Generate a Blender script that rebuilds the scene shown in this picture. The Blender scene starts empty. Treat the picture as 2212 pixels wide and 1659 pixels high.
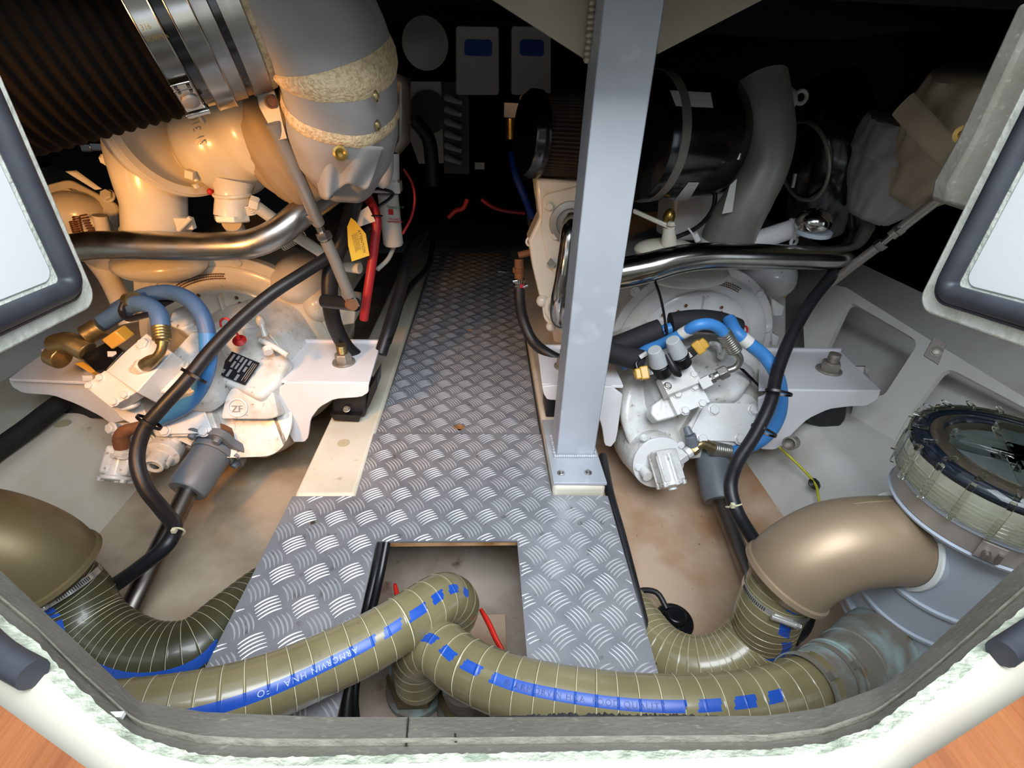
import bpy, bmesh, math, random
from mathutils import Vector, Matrix
R = random.Random(7)
S = bpy.context.scene
COL = S.collection
V = Vector
# ---------------------------------------------------------------- camera
FPX = 1058.0
def _n(v): return v.normalized()
# camera axes (image right, image down, forward) of the world's directions, from the vanishing points of the photo
UPc = -_n(V((-69, 1741, FPX)))
FWc = V((-59, -645.5, FPX)); FWc = _n(FWc - UPc * FWc.dot(UPc))
RTc = _n(FWc.cross(UPc))
if RTc.x < 0: RTc = -RTc
CAM = V((0, 0, 1.0))
def c2w(c): return V((c.dot(RTc), c.dot(FWc), c.dot(UPc)))
CR, CD, CF = c2w(V((1, 0, 0))), c2w(V((0, 1, 0))), c2w(V((0, 0, 1)))
cam = bpy.data.objects.new('camera', bpy.data.cameras.new('camera')); COL.objects.link(cam)
cam.matrix_world = Matrix.Translation(CAM) @ Matrix((CR, -CD, -CF)).transposed().to_4x4()
cam.data.sensor_width = 36; cam.data.lens = FPX / 2212 * 36; cam.data.clip_start = 0.01
S.camera = cam
# ---------------------------------------------------------------- world, lights, exposure
W = bpy.data.worlds.new('world'); S.world = W; W.use_nodes = True
W.node_tree.nodes['Background'].inputs[0].default_value = (0.80, 0.90, 1.0, 1)
W.node_tree.nodes['Background'].inputs[1].default_value = 2.0
def area(name, loc, target, sx, sy, power, col):
    l = bpy.data.lights.new(name, 'AREA'); l.shape = 'RECTANGLE'; l.size = sx; l.size_y = sy; l.energy = power; l.color = col
    o = bpy.data.objects.new(name, l); COL.objects.link(o); o.location = loc
    o.rotation_euler = (V(target) - V(loc)).to_track_quat('-Z', 'Y').to_euler(); return o
area('daylight_hatch', (0.25, -0.35, 2.1), (0.15, 1.0, 0.2), 1.6, 1.0, 85, (0.88, 0.94, 1.0))
wl = bpy.data.lights.new('warm_engine_room_lamp', 'SPOT'); wl.shadow_soft_size = .07; wl.energy = 50; wl.color = (1.0, 0.44, 0.11); wl.spot_size = math.radians(90); wl.spot_blend = .45
wo = bpy.data.objects.new('warm_engine_room_lamp', wl); COL.objects.link(wo); wo.location = (-0.97, 0.46, 0.84)
wo.rotation_euler = (V((-0.62, 1.6, 0.50)) - wo.location).to_track_quat('-Z', 'Y').to_euler()
S.view_settings.view_transform = 'Standard'; S.view_settings.look = 'None'
S.view_settings.exposure = 0.0; S.view_settings.gamma = 1.0; S.view_settings.use_curve_mapping = False
# ---------------------------------------------------------------- materials
def lin(h):
    h = h.lstrip('#'); c = [int(h[i:i+2], 16) / 255 for i in (0, 2, 4)]
    return tuple(x / 12.92 if x < 0.04045 else ((x + .055) / 1.055) ** 2.4 for x in c) + (1,)
def mat(name, col, rough=.5,  metal=0., col2=None, scale=8., lo=.4, hi=.7, bump=0., bscale=40., coat=0., rvar=0., det=6, trans=0., ior=1.45, col3=None, scale3=30., lo3=.62, hi3=.72, stretch=None, alpha=1., spec=.5):
    m = bpy.data.materials.new(name); m.use_nodes = True; nt = m.node_tree; N = nt.nodes; L = nt.links
    b = N['Principled BSDF']; col = lin(col) if isinstance(col, str) else col
    b.inputs['Base Color'].default_value = col; b.inputs['Roughness'].default_value = rough
    b.inputs['Metallic'].default_value = metal; b.inputs['Coat Weight'].default_value = coat
    b.inputs['Coat Roughness'].default_value = .12
    b.inputs['Transmission Weight'].default_value = trans; b.inputs['IOR'].default_value = ior
    b.inputs['Alpha'].default_value = alpha; b.inputs['Specular IOR Level'].default_value = spec
    tc = N.new('ShaderNodeTexCoord'); src = tc.outputs['Object']
    if stretch:
        mp = N.new('ShaderNodeMapping'); mp.inputs['Scale'].default_value = stretch; L.new(src, mp.inputs[0]); src = mp.outputs[0]
    def noise(sc, d=det):
        n = N.new('ShaderNodeTexNoise'); n.inputs['Scale'].default_value = sc; n.inputs['Detail'].default_value = d
        L.new(src, n.inputs['Vector']); return n.outputs['Fac']
    def ramp(f, a, c):
        r = N.new('ShaderNodeMapRange'); r.inputs[1].default_value = a; r.inputs[2].default_value = c; L.new(f, r.inputs[0]); return r.outputs[0]
    cur = None
    if col2:
        f = ramp(noise(scale), lo, hi); mx = N.new('ShaderNodeMix'); mx.data_type = 'RGBA'
        mx.inputs[6].default_value = col; mx.inputs[7].default_value = lin(col2) if isinstance(col2, str) else col2
        L.new(f, mx.inputs[0]); cur = mx.outputs[2]
        if rvar:
            rr = N.new('ShaderNodeMapRange'); rr.inputs[3].default_value = rough; rr.inputs[4].default_value = rough + rvar
            L.new(f, rr.inputs[0]); L.new(rr.outputs[0], b.inputs['Roughness'])
    if col3:
        f = ramp(noise(scale3, 3), lo3, hi3); mx = N.new('ShaderNodeMix'); mx.data_type = 'RGBA'
        if cur: L.new(cur, mx.inputs[6])
        else: mx.inputs[6].default_value = col
        mx.inputs[7].default_value = lin(col3); L.new(f, mx.inputs[0]); cur = mx.outputs[2]
    if cur: L.new(cur, b.inputs['Base Color'])
    if bump:
        bp = N.new('ShaderNodeBump'); bp.inputs['Strength'].default_value = bump; bp.inputs['Distance'].default_value = .004
        L.new(noise(bscale), bp.inputs['Height']); L.new(bp.outputs[0], b.inputs['Normal'])
    return m
M = {}
M['enamel'] = mat('white_enamel', '#dcdcdc', .28, 0, '#c8c4ba', 6, .45, .75, bump=.12, bscale=25, coat=.4, col3='#8d8474', scale3=45, lo3=.70, hi3=.80)
M['enamelc'] = mat('cream_white_enamel', '#d9d2c2', .30, 0, '#c6bda8', 6, .45, .75, bump=.14, bscale=20, coat=.5, col3='#8a7c62', scale3=40, lo3=.72, hi3=.82)
M['cast'] = mat('rough_cast_white_paint', '#d6d6d4', .35, 0, '#b9b3a6', 14, .45, .7, bump=.45, bscale=60, coat=.3, col3='#7c7363', scale3=55, lo3=.64, hi3=.76)
M['plate_paint'] = mat('white_bracket_paint', '#dedde0', .35, 0, '#d0cccb', 5, .5, .8, bump=.05, coat=.2, col3='#7b5f3e', scale3=60, lo3=.76, hi3=.80)
M['gelcoat'] = mat('cream_gelcoat', '#cfcabb', .45, 0, '#b9b19b', 4, .45, .75, bump=.15, bscale=8, col3='#8a7f68', scale3=26, lo3=.68, hi3=.82)
M['lidrim'] = mat('trimmed_white_edge', '#dedfd4', .55, 0, '#c9cdbf', 40, .45, .65, bump=.7, bscale=100)
M['gelwhite'] = mat('white_gelcoat', '#dcdedd', .3, 0, '#cdcabf', 3, .5, .8, bump=.05, bscale=10, coat=.2)
M['gelgrey'] = mat('grey_white_gelcoat', '#d6d5d0', .45, 0, '#c2bfb5', 4, .45, .7, bump=.15, bscale=9)
M['bilge'] = mat('stained_bilge_gelcoat', '#b5a691', .55, 0, '#8f7d68', 5, .40, .68, bump=.5, bscale=22, col3='#a57a4c', scale3=6, lo3=.60, hi3=.78)
M['bilger'] = mat('pinkish_bilge_gelcoat', '#c0a68e', .55, 0, '#a17a58', 4, .42, .66, bump=.45, bscale=22, col3='#5b4632', scale3=60, lo3=.70, hi3=.80)
M['bilgec'] = mat('central_bilge_gelcoat', '#b3a699', .5, 0, '#8e7868', 5, .42, .66, bump=.2, bscale=16, col3='#6b4a3a', scale3=14, lo3=.62, hi3=.75)
M['rim'] = mat('rough_trimmed_fibreglass_edge', '#bcc1ae', .6, 0, '#949d8a', 60, .45, .65, bump=.9, bscale=110)
M['foam'] = mat('grey_foam_lining', '#77736a', .9, 0, '#686359', 12, .4, .7, bump=.3, bscale=120, col3='#8c877b', scale3=90, lo3=.62, hi3=.75)
M['rubber'] = mat('black_rubber', '#17171a', .42, 0, '#232326', 12, .4, .7, bump=.1, bscale=60)
M['gasket'] = mat('grey_black_gasket', '#34363d', .5, 0, '#23242a', 12, .4, .7, bump=.1, bscale=30)
M['black'] = mat('satin_black_plastic', '#101012', .32, 0)
M['darkmetal'] = mat('black_painted_steel', '#0c0c0e', .22, .0, coat=.5)
M['bellows'] = mat('black_corrugated_rubber', '#080604', .8, 0, '#0a0705', 6, .4, .7, spec=.06)
M['chrome'] = mat('polished_stainless_steel', '#b8b6b2', .14, 1, '#8b8884', 5, .4, .7, bump=.04, bscale=30, rvar=.12)
M['steel'] = mat('brushed_stainless_steel', '#a8a6a2', .28, 1, '#8f8c86', 18, .4, .7, bump=.05, bscale=60, rvar=.12)
M['dullsteel'] = mat('dull_stainless_steel', '#a19b93', .36, .6, '#88817a', 8, .4, .7, rvar=.15)
M['alu'] = mat('dull_aluminium', '#bcc0c6', .40, .35, '#a9aeb6', 4, .35, .7, bump=.06, bscale=50, rvar=.12, col3='#cfd3d8', scale3=12, lo3=.6, hi3=.8)
M['aluw'] = mat('gusset_aluminium', '#aaa08e', .45, .3, '#958a78', 3, .4, .7)
M['tread'] = mat('aluminium_tread_plate', '#9fa0a5', .38, .5, '#83848a', 9, .38, .68, bump=.10, bscale=90, rvar=.18, col3='#6e6a66', scale3=35, lo3=.64, hi3=.76)
M['treadbar'] = mat('raised_aluminium_bars', '#d6d7da', .30, .45, '#bcbcc0', 20, .4, .7, rvar=.15)
M['teak'] = mat('teak_wood', '#875029', .5, 0, '#6f3c1a', 3, .35, .7, bump=.2, bscale=20, stretch=(14, 1.4, 4))
M['ply'] = mat('plywood_edge', '#b98f66', .7, 0, '#8f6237', 20, .4, .7)
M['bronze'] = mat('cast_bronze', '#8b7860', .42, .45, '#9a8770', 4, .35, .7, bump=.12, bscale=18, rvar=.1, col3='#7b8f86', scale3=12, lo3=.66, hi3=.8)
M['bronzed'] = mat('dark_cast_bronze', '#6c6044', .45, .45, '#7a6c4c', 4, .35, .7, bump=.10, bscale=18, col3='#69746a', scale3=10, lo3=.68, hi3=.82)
M['corroded'] = mat('corroded_bronze', '#807a70', .65, .4, '#9db0ae', 12, .42, .62, bump=.5, bscale=45, col3='#7a5a2c', scale3=16, lo3=.6, hi3=.72)
M['pvc'] = mat('grey_pvc', '#a9b2bd', .38, 0, '#9ea7b3', 3, .4, .7, bump=.03, coat=.15)
M['pvcw'] = mat('white_sealant', '#e0e4e2', .4, 0)
M['hose'] = mat('olive_suction_hose', '#807757', .26, 0, '#6d6547', 7, .4, .7, bump=.06, bscale=12, coat=.3, col3='#4d4529', scale3=60, lo3=.70, hi3=.82)
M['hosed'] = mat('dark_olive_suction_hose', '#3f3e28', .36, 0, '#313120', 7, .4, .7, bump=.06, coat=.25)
M['wire'] = mat('pale_hose_spiral', '#cfc9ab', .35, 0)
M['stripe'] = mat('blue_hose_stripe', '#1c4aa8', .3, 0, '#2554ad', 10, .4, .7)
M['ink'] = mat('faint_stripe_lettering', '#16357c', .4, 0)
M['inkp'] = mat('pale_stripe_lettering', '#a9b3cf', .4, 0)
M['bluehose'] = mat('blue_hydraulic_hose', '#3f82c4', .42, 0, '#3574b4', 12, .4, .7, bump=.05, col3='#27507e', scale3=30, lo3=.68, hi3=.8)
M['bluegrey'] = mat('grey_blue_hose', '#4a6a94', .45, 0, '#3f5f8c', 8, .4, .7)
M['zinc'] = mat('zinc_fitting', '#b5b3ac', .3, .9, '#8f8d86', 30, .4, .7, bump=.2, bscale=80, rvar=.15)
M['brassy'] = mat('tarnished_brass_fitting', '#a08d62', .35, .85, '#7f7354', 24, .4, .7, bump=.2, bscale=60)
M['rust'] = mat('rusty_steel', '#6b4a34', .75, .3, '#8b5a38', 20, .4, .7, bump=.5, bscale=70)
M['rustyzinc'] = mat('weathered_zinc', '#9c978e', .5, .6, '#7b6f63', 16, .42, .68, bump=.4, bscale=60)
M['yellowcap'] = mat('yellow_plastic_connector', '#c79a3c', .4, 0, '#b5832c', 14, .4, .7, coat=.2)
M['greycap'] = mat('grey_rubber_cap', '#a9acae', .55, 0)
M['greypaint'] = mat('grey_painted_coupling', '#6b7178', .42, 0, '#60656b', 8, .4, .7, bump=.08)
M['shaft'] = mat('propeller_shaft_steel', '#8a8580', .30, 1, '#6e655e', 6, .4, .7, rvar=.15, stretch=(1, 1, 1))
M['red'] = mat('red_painted_metal', '#b3262a', .4, 0)
M['redh'] = mat('red_handle_plastic', '#c2251d', .35, 0)
M['redcable'] = mat('red_cable_sleeve', '#9c2226', .4, 0)
M['blanket'] = mat('grey_insulation_fabric', '#8f8d8b', .8, 0, '#7f7b77', 4, .4, .7, bump=1., bscale=7)
M['blanketd'] = mat('fibreglass_fabric_flap', '#a3937c', .85, 0, '#8f7f68', 5, .4, .7, bump=.5, bscale=9)
M['webbing'] = mat('woven_white_webbing', '#cbb794', .9, 0, '#b39c78', 130, .45, .6, bump=.9, bscale=200)
M['brassring'] = mat('brass_eyelet', '#a88a4a', .3, .9)
M['label'] = mat('black_data_plate', '#15161c', .35, 0)
M['labelw'] = mat('white_label', '#d9d7d2', .5, 0)
M['print'] = mat('grey_print', '#8d8d8a', .5, 0)
M['yellowtag'] = mat('yellow_paper_tag', '#d8b52c', .5, 0)
M['inkb'] = mat('black_ink', '#1c1a18', .5, 0)
M['green'] = mat('green_ink', '#2f6b3c', .5, 0)
M['cable'] = mat('yellow_green_cable', '#b9b22c', .4, 0)
M['clear'] = mat('clear_polycarbonate', '#f6f8f0', .03, 0, trans=1., ior=1.28)
M['lidinner'] = mat('pale_lid_thread', '#e2e0d4', .5, 0)
M['browndisc'] = mat('brown_grey_disc', '#6b6058', .45, 0)
M['bandgrey'] = mat('dull_band_steel', '#a79e98', .4, .4, '#968d87', 6, .4, .7)
M['clampsteel'] = mat('bright_clamp_steel', '#d2d0cc', .2, .7, '#b8b5b0', 30, .4, .7)
M['coam'] = mat('cream_coaming_gelcoat', '#b3ae9f', .35, 0, '#a8a192', 5, .45, .75, bump=.06, bscale=12, coat=.2, col3='#9a9382', scale3=70, lo3=.74, hi3=.8)
M['foamedge'] = mat('cut_foam_edge', '#a19f90', .8, 0, '#8d8a7c', 60, .4, .7, bump=.6, bscale=90)
M['oring'] = mat('dark_blue_seal', '#1d2740', .35, 0)
M['hullblack'] = mat('black_sound_insulation', '#070708', .9, 0, spec=.1)
M['filter'] = mat('pleated_filter_gauze', '#3a2c20', .8, 0, '#2c2118', 20, .4, .7)
M['pipegrey'] = mat('unpainted_cast_pipe', '#98968f', .42, .35, '#85827b', 8, .4, .7, bump=.15, bscale=40)
M['boxwhite'] = mat('off_white_cabinet', '#b9b8b2', .5, 0)
M['bluelogo'] = mat('blue_logo_panel', '#1c3f9c', .4, 0)
M['foamblack'] = mat('black_foam_sleeve', '#1b1b1d', .75, 0, '#252527', 10, .4, .7, bump=.2, bscale=40)
M['tie'] = M['black']
M['cork'] = mat('cream_filler_disc', '#b3a88c', .5, 0)
# ---------------------------------------------------------------- pixel rays to real points
def ray(px, py): return (CR * (px - 1106) + CD * (py - 829.5) + CF * FPX)
def P(px, py, Y=None, z=None, X=None, d=None):
    r = ray(px, py)
    if Y is not None: t = (Y - CAM.y) / r.y
    elif z is not None: t = (z - CAM.z) / r.z
    elif X is not None: t = (X - CAM.x) / r.x
    else: t = d / FPX
    return CAM + r * t
def D(p): return (V(p) - CAM).dot(CF)
def RP(px, p): return px * D(p) / FPX          # a length of px pixels at point p, in metres
class Plane:
    def __init__(s, p, n): s.p = V(p); s.n = _n(V(n))
    def at(s, px, py):
        r = ray(px, py); return CAM + r * ((s.p - CAM).dot(s.n) / r.dot(s.n))
    def off(s, h): return Plane(s.p + s.n * h, s.n)
# ---------------------------------------------------------------- mesh builder
def frame(ax, hint=None):
    ax = _n(V(ax)); h = V(hint) if hint is not None else (V((0, 0, 1)) if abs(ax.z) < .9 else V((1, 0, 0)))
    x = h - ax * h.dot(ax)
    if x.length < 1e-6: x = V((1, 0, 0)) - ax * ax.x
    x = _n(x); return x, ax.cross(x), ax
def spline(pts, step=.01, closed=False):
    pts = [V(p) for p in pts]
    if len(pts) == 2:
        n = max(1, int((pts[1] - pts[0]).length / step)); return [pts[0].lerp(pts[1], i / n) for i in range(n + 1)]
    ext = [pts[0] * 2 - pts[1]] + pts + [pts[-1] * 2 - pts[-2]]; out = []
    for i in range(1, len(ext) - 2):
        p0, p1, p2, p3 = ext[i-1:i+3]; n = max(2, int((p2 - p1).length / step))
        t0 = 0.; t1 = max((p1-p0).length, 1e-6) ** .5; t2 = t1 + max((p2-p1).length, 1e-6) ** .5; t3 = t2 + max((p3-p2).length, 1e-6) ** .5
        for k in range(n):
            t = t1 + (t2 - t1) * k / n
            A1 = p0*((t1-t)/(t1-t0)) + p1*((t-t0)/(t1-t0)); A2 = p1*((t2-t)/(t2-t1)) + p2*((t-t1)/(t2-t1)); A3 = p2*((t3-t)/(t3-t2)) + p3*((t-t2)/(t3-t2))
            B1 = A1*((t2-t)/(t2-t0)) + A2*((t-t0)/(t2-t0)); B2 = A2*((t3-t)/(t3-t1)) + A3*((t-t1)/(t3-t1))
            out.append(B1*((t2-t)/(t2-t1)) + B2*((t-t1)/(t2-t1)))
    out.append(pts[-1]); return out
class MB:
    def __init__(s): s.v = []; s.f = []; s.m = []; s.mi = 0
    def add(s, vs, fs):
        o = len(s.v); s.v += [V(x) for x in vs]; s.f += [tuple(i + o for i in f) for f in fs]; s.m += [s.mi] * len(fs); return s
    def box(s, c, size, axes=None):
        c = V(c); ax = axes or (V((1, 0, 0)), V((0, 1, 0)), V((0, 0, 1)))
        h = [V(a) * (d / 2) for a, d in zip(ax, size)]
        vs = [c + h[0] * i + h[1] * j + h[2] * k for i in (-1, 1) for j in (-1, 1) for k in (-1, 1)]
        return s.add(vs, [(0, 1, 3, 2), (4, 6, 7, 5), (0, 4, 5, 1), (2, 3, 7, 6), (0, 2, 6, 4), (1, 5, 7, 3)])
    def prism(s, poly, vec, top=None):
        n = len(poly); vec = V(vec); a = [V(p) for p in poly]; b = [V(p) for p in top] if top else [p + vec for p in a]
        return s.add(a + b, [tuple(range(n - 1, -1, -1)), tuple(range(n, 2 * n))] + [(i, (i + 1) % n, n + (i + 1) % n, n + i) for i in range(n)])
    def rings(s, rs, cap=True, closed=False):
        n = len(rs[0]); vs = [p for r in rs for p in r]; fs = []
        for k in range(len(rs) - (0 if closed else 1)):
            a = k * n; b = ((k + 1) % len(rs)) * n
            fs += [(a + i, a + (i + 1) % n, b + (i + 1) % n, b + i) for i in range(n)]
        if cap and not closed: fs += [tuple(range(n - 1, -1, -1)), tuple((len(rs) - 1) * n + i for i in range(n))]
        return s.add(vs, fs)
    def lathe(s, o, ax, prof, n=32, cap=True, hint=None):
        x, y, z = frame(ax, hint); o = V(o)
        rs = [[o + z * h + (x * math.cos(2*math.pi*i/n) + y * math.sin(2*math.pi*i/n)) * max(r, 1e-5) for i in range(n)] for r, h in prof]
        return s.rings(rs, cap)
    def cyl(s, p0, p1, r0, r1=None, n=24, cap=True):
        p0 = V(p0); p1 = V(p1); return s.lathe(p0, p1 - p0, [(r0, 0), (r1 if r1 is not None else r0, (p1 - p0).length)], n, cap)
    def tube(s, pts, r, n=16, step=.01, cap=True, raw=False, flat=None, hint=None):
        c = [V(p) for p in pts] if raw else spline(pts, step); L = len(c)
        rf = r if callable(r) else (lambda t: r)
        if isinstance(r, (list, tuple)):
            rf = lambda t: (lambda u: r[min(int(u), len(r) - 2)] * (1 - (u - min(int(u), len(r) - 2))) + r[min(int(u), len(r) - 2) + 1] * (u - min(int(u), len(r) - 2)))(t * (len(r) - 1))
        rs = []; x = None
        for i, p in enumerate(c):
            t = _n(c[min(i + 1, L - 1)] - c[max(i - 1, 0)])
            if x is None: x = frame(t, hint)[0]
            x = x - t * x.dot(t); x.normalize(); y = t.cross(x); q = rf(i / max(L - 1, 1))
            fy = flat or 1
            rs.append([p + (x * math.cos(2*math.pi*k/n) + y * fy * math.sin(2*math.pi*k/n)) * q for k in range(n)])
        return s.rings(rs, cap)
    def torus(s, c, ax, Rr, r, n=32, m=10, a0=0, a1=None, hint=None):
        x, y, z = frame(ax, hint); c = V(c); rs = []; full = a1 is None; a1 = 2 * math.pi if full else a1
        K = n if full else n + 1
        for i in range(K):
            a = a0 + (a1 - a0) * i / n; d = x * math.cos(a) + y * math.sin(a)
            rs.append([c + d * (Rr + r * math.cos(2*math.pi*j/m)) + z * r * math.sin(2*math.pi*j/m) for j in range(m)])
        return s.rings(rs, not full, full)
    def ball(s, c, r, axes=None, n=20, m=12):
        c = V(c); r = (r, r, r) if not isinstance(r, (tuple, list)) else r; ax = axes or (V((1,0,0)), V((0,1,0)), V((0,0,1)))
        rs = []
        for j in range(m + 1):
            t = math.pi * j / m; st = max(math.sin(t), 1e-3)
            rs.append([c + ax[0]*(r[0]*st*math.cos(2*math.pi*i/n)) + ax[1]*(r[1]*st*math.sin(2*math.pi*i/n)) + ax[2]*(r[2]*math.cos(t)) for i in range(n)])
        return s.rings(rs)
    def hexb(s, p, nrm, r, h, washer=True, rot=0.):
        x, y, z = frame(nrm); p = V(p)
        ring = lambda rr, hh, k=6, a=rot: [p + z*hh + (x*math.cos(a+2*math.pi*i/k) + y*math.sin(a+2*math.pi*i/k))*rr for i in range(k)]
        if washer: s.lathe(p - z*.001, z, [(r*1.22, 0), (r*1.22, r*.2), (r*1.1, r*.28)], 18)
        return s.rings([ring(r, 0), ring(r, h*.82), ring(r*.86, h)])
    def ring_plate(s, c, ax, ro, ri, t, n=48, hint=None, a0=0, a1=None):
        x, y, z = frame(ax, hint); c = V(c); full = a1 is None; a1 = 2*math.pi if full else a1; rs = []
        for i in range(n if full else n + 1):
            a = a0 + (a1 - a0)*i/n; d = x*math.cos(a) + y*math.sin(a)
            rs.append([c + d*ro, c + d*ro + z*t, c + d*ri + z*t, c + d*ri])
        return s.rings(rs, not full, full)
    def grid(s, rows):
        n = len(rows[0]); vs = [p for r in rows for p in r]
        return s.add(vs, [(a*n+i, a*n+i+1, (a+1)*n+i+1, (a+1)*n+i) for a in range(len(rows)-1) for i in range(n-1)])
    def mesh(s, name, org, mats):
        me = bpy.data.meshes.new(name); me.from_pydata([tuple(p - org) for p in s.v], [], s.f)
        for m_ in mats: me.materials.append(m_)
        for p, i in zip(me.polygons, s.m): p.material_index = i
        bm = bmesh.new(); bm.from_mesh(me); bmesh.ops.recalc_face_normals(bm, faces=bm.faces); bm.to_mesh(me); bm.free()
        return me
def wloc(o):
    l = V((0, 0, 0))
    while o: l = l + o.location; o = o.parent
    return l
def finish(o, me, bevel, smooth, seg=2):
    if smooth:
        me.shade_smooth(); me.set_sharp_from_angle(angle=math.radians(smooth))
    if bevel:
        b = o.modifiers.new('bevel', 'BEVEL'); b.width = bevel; b.segments = seg; b.limit_method = 'ANGLE'; b.angle_limit = math.radians(35)
        b.harden_normals = False
def ml(m): return [M[x] if isinstance(x, str) else x for x in (m if isinstance(m, (list, tuple)) else [m])]
def tag(o, label=None, cat=None, group=None, kind=None):
    if label: o['label'] = label
    if cat: o['category'] = cat
    if group: o['group'] = group
    if kind: o['kind'] = kind
    return o
def thing(name, label, cat, loc, group=None):
    o = bpy.data.objects.new(name, None); COL.objects.link(o); o.location = V(loc); o.empty_display_size = .05
    return tag(o, label, cat, group)
def part(name, mb, m, parent, bevel=0, smooth=40, label=None, kind=None, seg=2):
    org = wloc(parent); me = mb.mesh(name, org, ml(m)); o = bpy.data.objects.new(name, me); COL.objects.link(o); o.parent = parent
    finish(o, me, bevel, smooth, seg); return tag(o, label, None, None, kind)
def solo(name, mb, m, label=None, cat=None, group=None, kind=None, bevel=0, smooth=40, seg=2):
    lo = V((min(p.x for p in mb.v), min(p.y for p in mb.v), min(p.z for p in mb.v))); hi = V((max(p.x for p in mb.v), max(p.y for p in mb.v), 0))
    org = V(((lo.x + hi.x) / 2, (lo.y + hi.y) / 2, lo.z)); me = mb.mesh(name, org, ml(m))
    o = bpy.data.objects.new(name, me); COL.objects.link(o); o.location = org; finish(o, me, bevel, smooth, seg)
    return tag(o, label, cat, group, kind)
def struct(name, mb, m, **k): return solo(name, mb, m, kind='structure', **k)
def text_mb(mb, s, size, fn, depth=0, align='LEFT', spacing=1.0):
    cu = bpy.data.curves.new('t', 'FONT'); cu.body = s; cu.size = size; cu.align_x = align; cu.resolution_u = 3; cu.space_character = spacing
    o = bpy.data.objects.new('t', cu); COL.objects.link(o); dg = bpy.context.evaluated_depsgraph_get(); dg.update()
    me = bpy.data.meshes.new_from_object(o.evaluated_get(dg)); mb.add([fn(v.co.x, v.co.y) for v in me.vertices], [tuple(p.vertices) for p in me.polygons])
    bpy.data.objects.remove(o); bpy.data.curves.remove(cu); bpy.data.meshes.remove(me); return mb
def onplane(pl, c, u, lift=.0004):
    u = _n(V(u) - pl.n * V(u).dot(pl.n)); w = pl.n.cross(u)
    return lambda x, y: V(c) + u * x + w * y + pl.n * lift
# ================================================================ THE SHELL
def pxy(l, **k): return [P(a, b, **k) for a, b in l]
mb = MB(); mb.box((-.08, 2.6, 1.40), (5.4, 3.6, .06)); mb.box((-1.72, .25, 1.40), (1.9, 1.1, .06)); mb.box((1.72, .25, 1.40), (1.7, 1.1, .06))
struct('ceiling', mb, 'hullblack')
mb = MB(); mb.box((-.08, 4.3, .4), (5.4, .06, 2.2)); struct('wall_front', mb, 'hullblack')
mb = MB(); mb.box((-2.7, 1.9, .35), (.06, 5.2, 2.2)); struct('wall_left', mb, 'hullblack')
mb = MB(); mb.box((2.6, 1.9, .35), (.06, 5.2, 2.2)); struct('wall_right', mb, 'hullblack')
mb = MB(); mb.box((-.08, -.28, .05), (5.2, .06, 1.1)); struct('wall_back', mb, 'gelgrey')
mb = MB().box((-.08, .885, 1.26), (5.2, .09, .26)); struct('light_block_beam', mb, 'hullblack')  # added unseen beam that keeps daylight off the upper parts
mb = MB().box((-.08, -1.3, 1.15), (5.2, .06, 1.2)); struct('light_block_wall', mb, 'foam')  # added unseen wall behind the camera, blocks low sky light
# bilge floor: left bay, centre bay, right bay as one moulded surface each
def bilge(name, x0, x1, m, zf):
    rows = []
    for j in range(41):
        y = -.2 + 4.4 * j / 40; rows.append([V((x0 + (x1 - x0) * i / 14, y, zf(i / 14, y))) for i in range(15)])
    mb = MB().grid(rows); mb2 = MB(); mb2.v = mb.v; mb2.f = mb.f; mb2.m = mb.m
    return struct(name, mb2, m)
bilge('floor', -1.36, -.54, 'bilge', lambda u, y: -.26 + .05 * abs(u - .5) + .10 * max(0, .28 - u) - .03 * max(0, 1 - y))
bilge('floor', .34, 1.30, 'bilger', lambda u, y: -.27 + .05 * abs(u - .4) + .22 * max(0, u - .62) - .03 * max(0, 1 - y))
bilge('floor', -.56, .36, 'bilgec', lambda u, y: -.30)
# engine bearers (stringers)
def stringer(poly, z0, z1, m, name, lab, bev=.012):
    mb = MB().prism([V((x, y, z0)) for x, y in poly], (0, 0, z1 - z0)); return solo(name, mb, m, lab, 'engine bearer', kind='structure', bevel=bev)
def tr(name, *a, **k): o = stringer(*a, name, None, **k); return o
tr('trim_9', [(-.527, .30), (-.356, .30), (-.356, 1.03), (-.527, 1.03)], -.42, -.012, 'gelcoat')
tr('trim_1', [(-.527, 1.031), (-.357, 1.031), (-.352, 3.43), (-.52, 3.43)], -.42, .006, 'gelcoat')
tr('trim_2', [(.200, 1.028), (.352, 1.028), (.345, 3.43), (.193, 3.43)], -.42, .034, 'gelcoat')
tr('trim_3', [(.20, .30), (.352, .30), (.352, 1.03), (.20, 1.03)], -.42, -.012, 'gelcoat')
# outer bearers with sloping flanks
mb = MB().prism([V((-1.36, -.2, .0)), V((-2.7, -.2, .0)), V((-2.7, -.2, -.6)), V((-1.14, -.2, -.32))], (0, 3.62, 0)); o = struct('trim_4', mb, 'gelcoat', bevel=.03, seg=4)
mb = MB().prism([V((1.16, -.2, -.02)), V((1.52, -.2, .0)), V((1.52, -.2, -.6)), V((.98, -.2, -.32))], (0, 3.62, 0)); struct('trim_5', mb, 'gelgrey', bevel=.05, seg=4)
# cream filler discs in the bearer tops
mb = MB().lathe(P(742, 957, z=.0065), (0, 0, 1), [(.019, 0), (.019, .0012)], 28); solo('filler_disc', mb, 'cork', 'cream round filler plug in the white bearer top left of the walkway', 'plug')
mb = MB().lathe(P(135, 915, z=.0), (0, 0, 1), [(.022, 0), (.022, .0014)], 28); solo('filler_disc', mb, 'cork', 'cream round filler plug in the ledge below the far left mounting bracket', 'plug')
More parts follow.
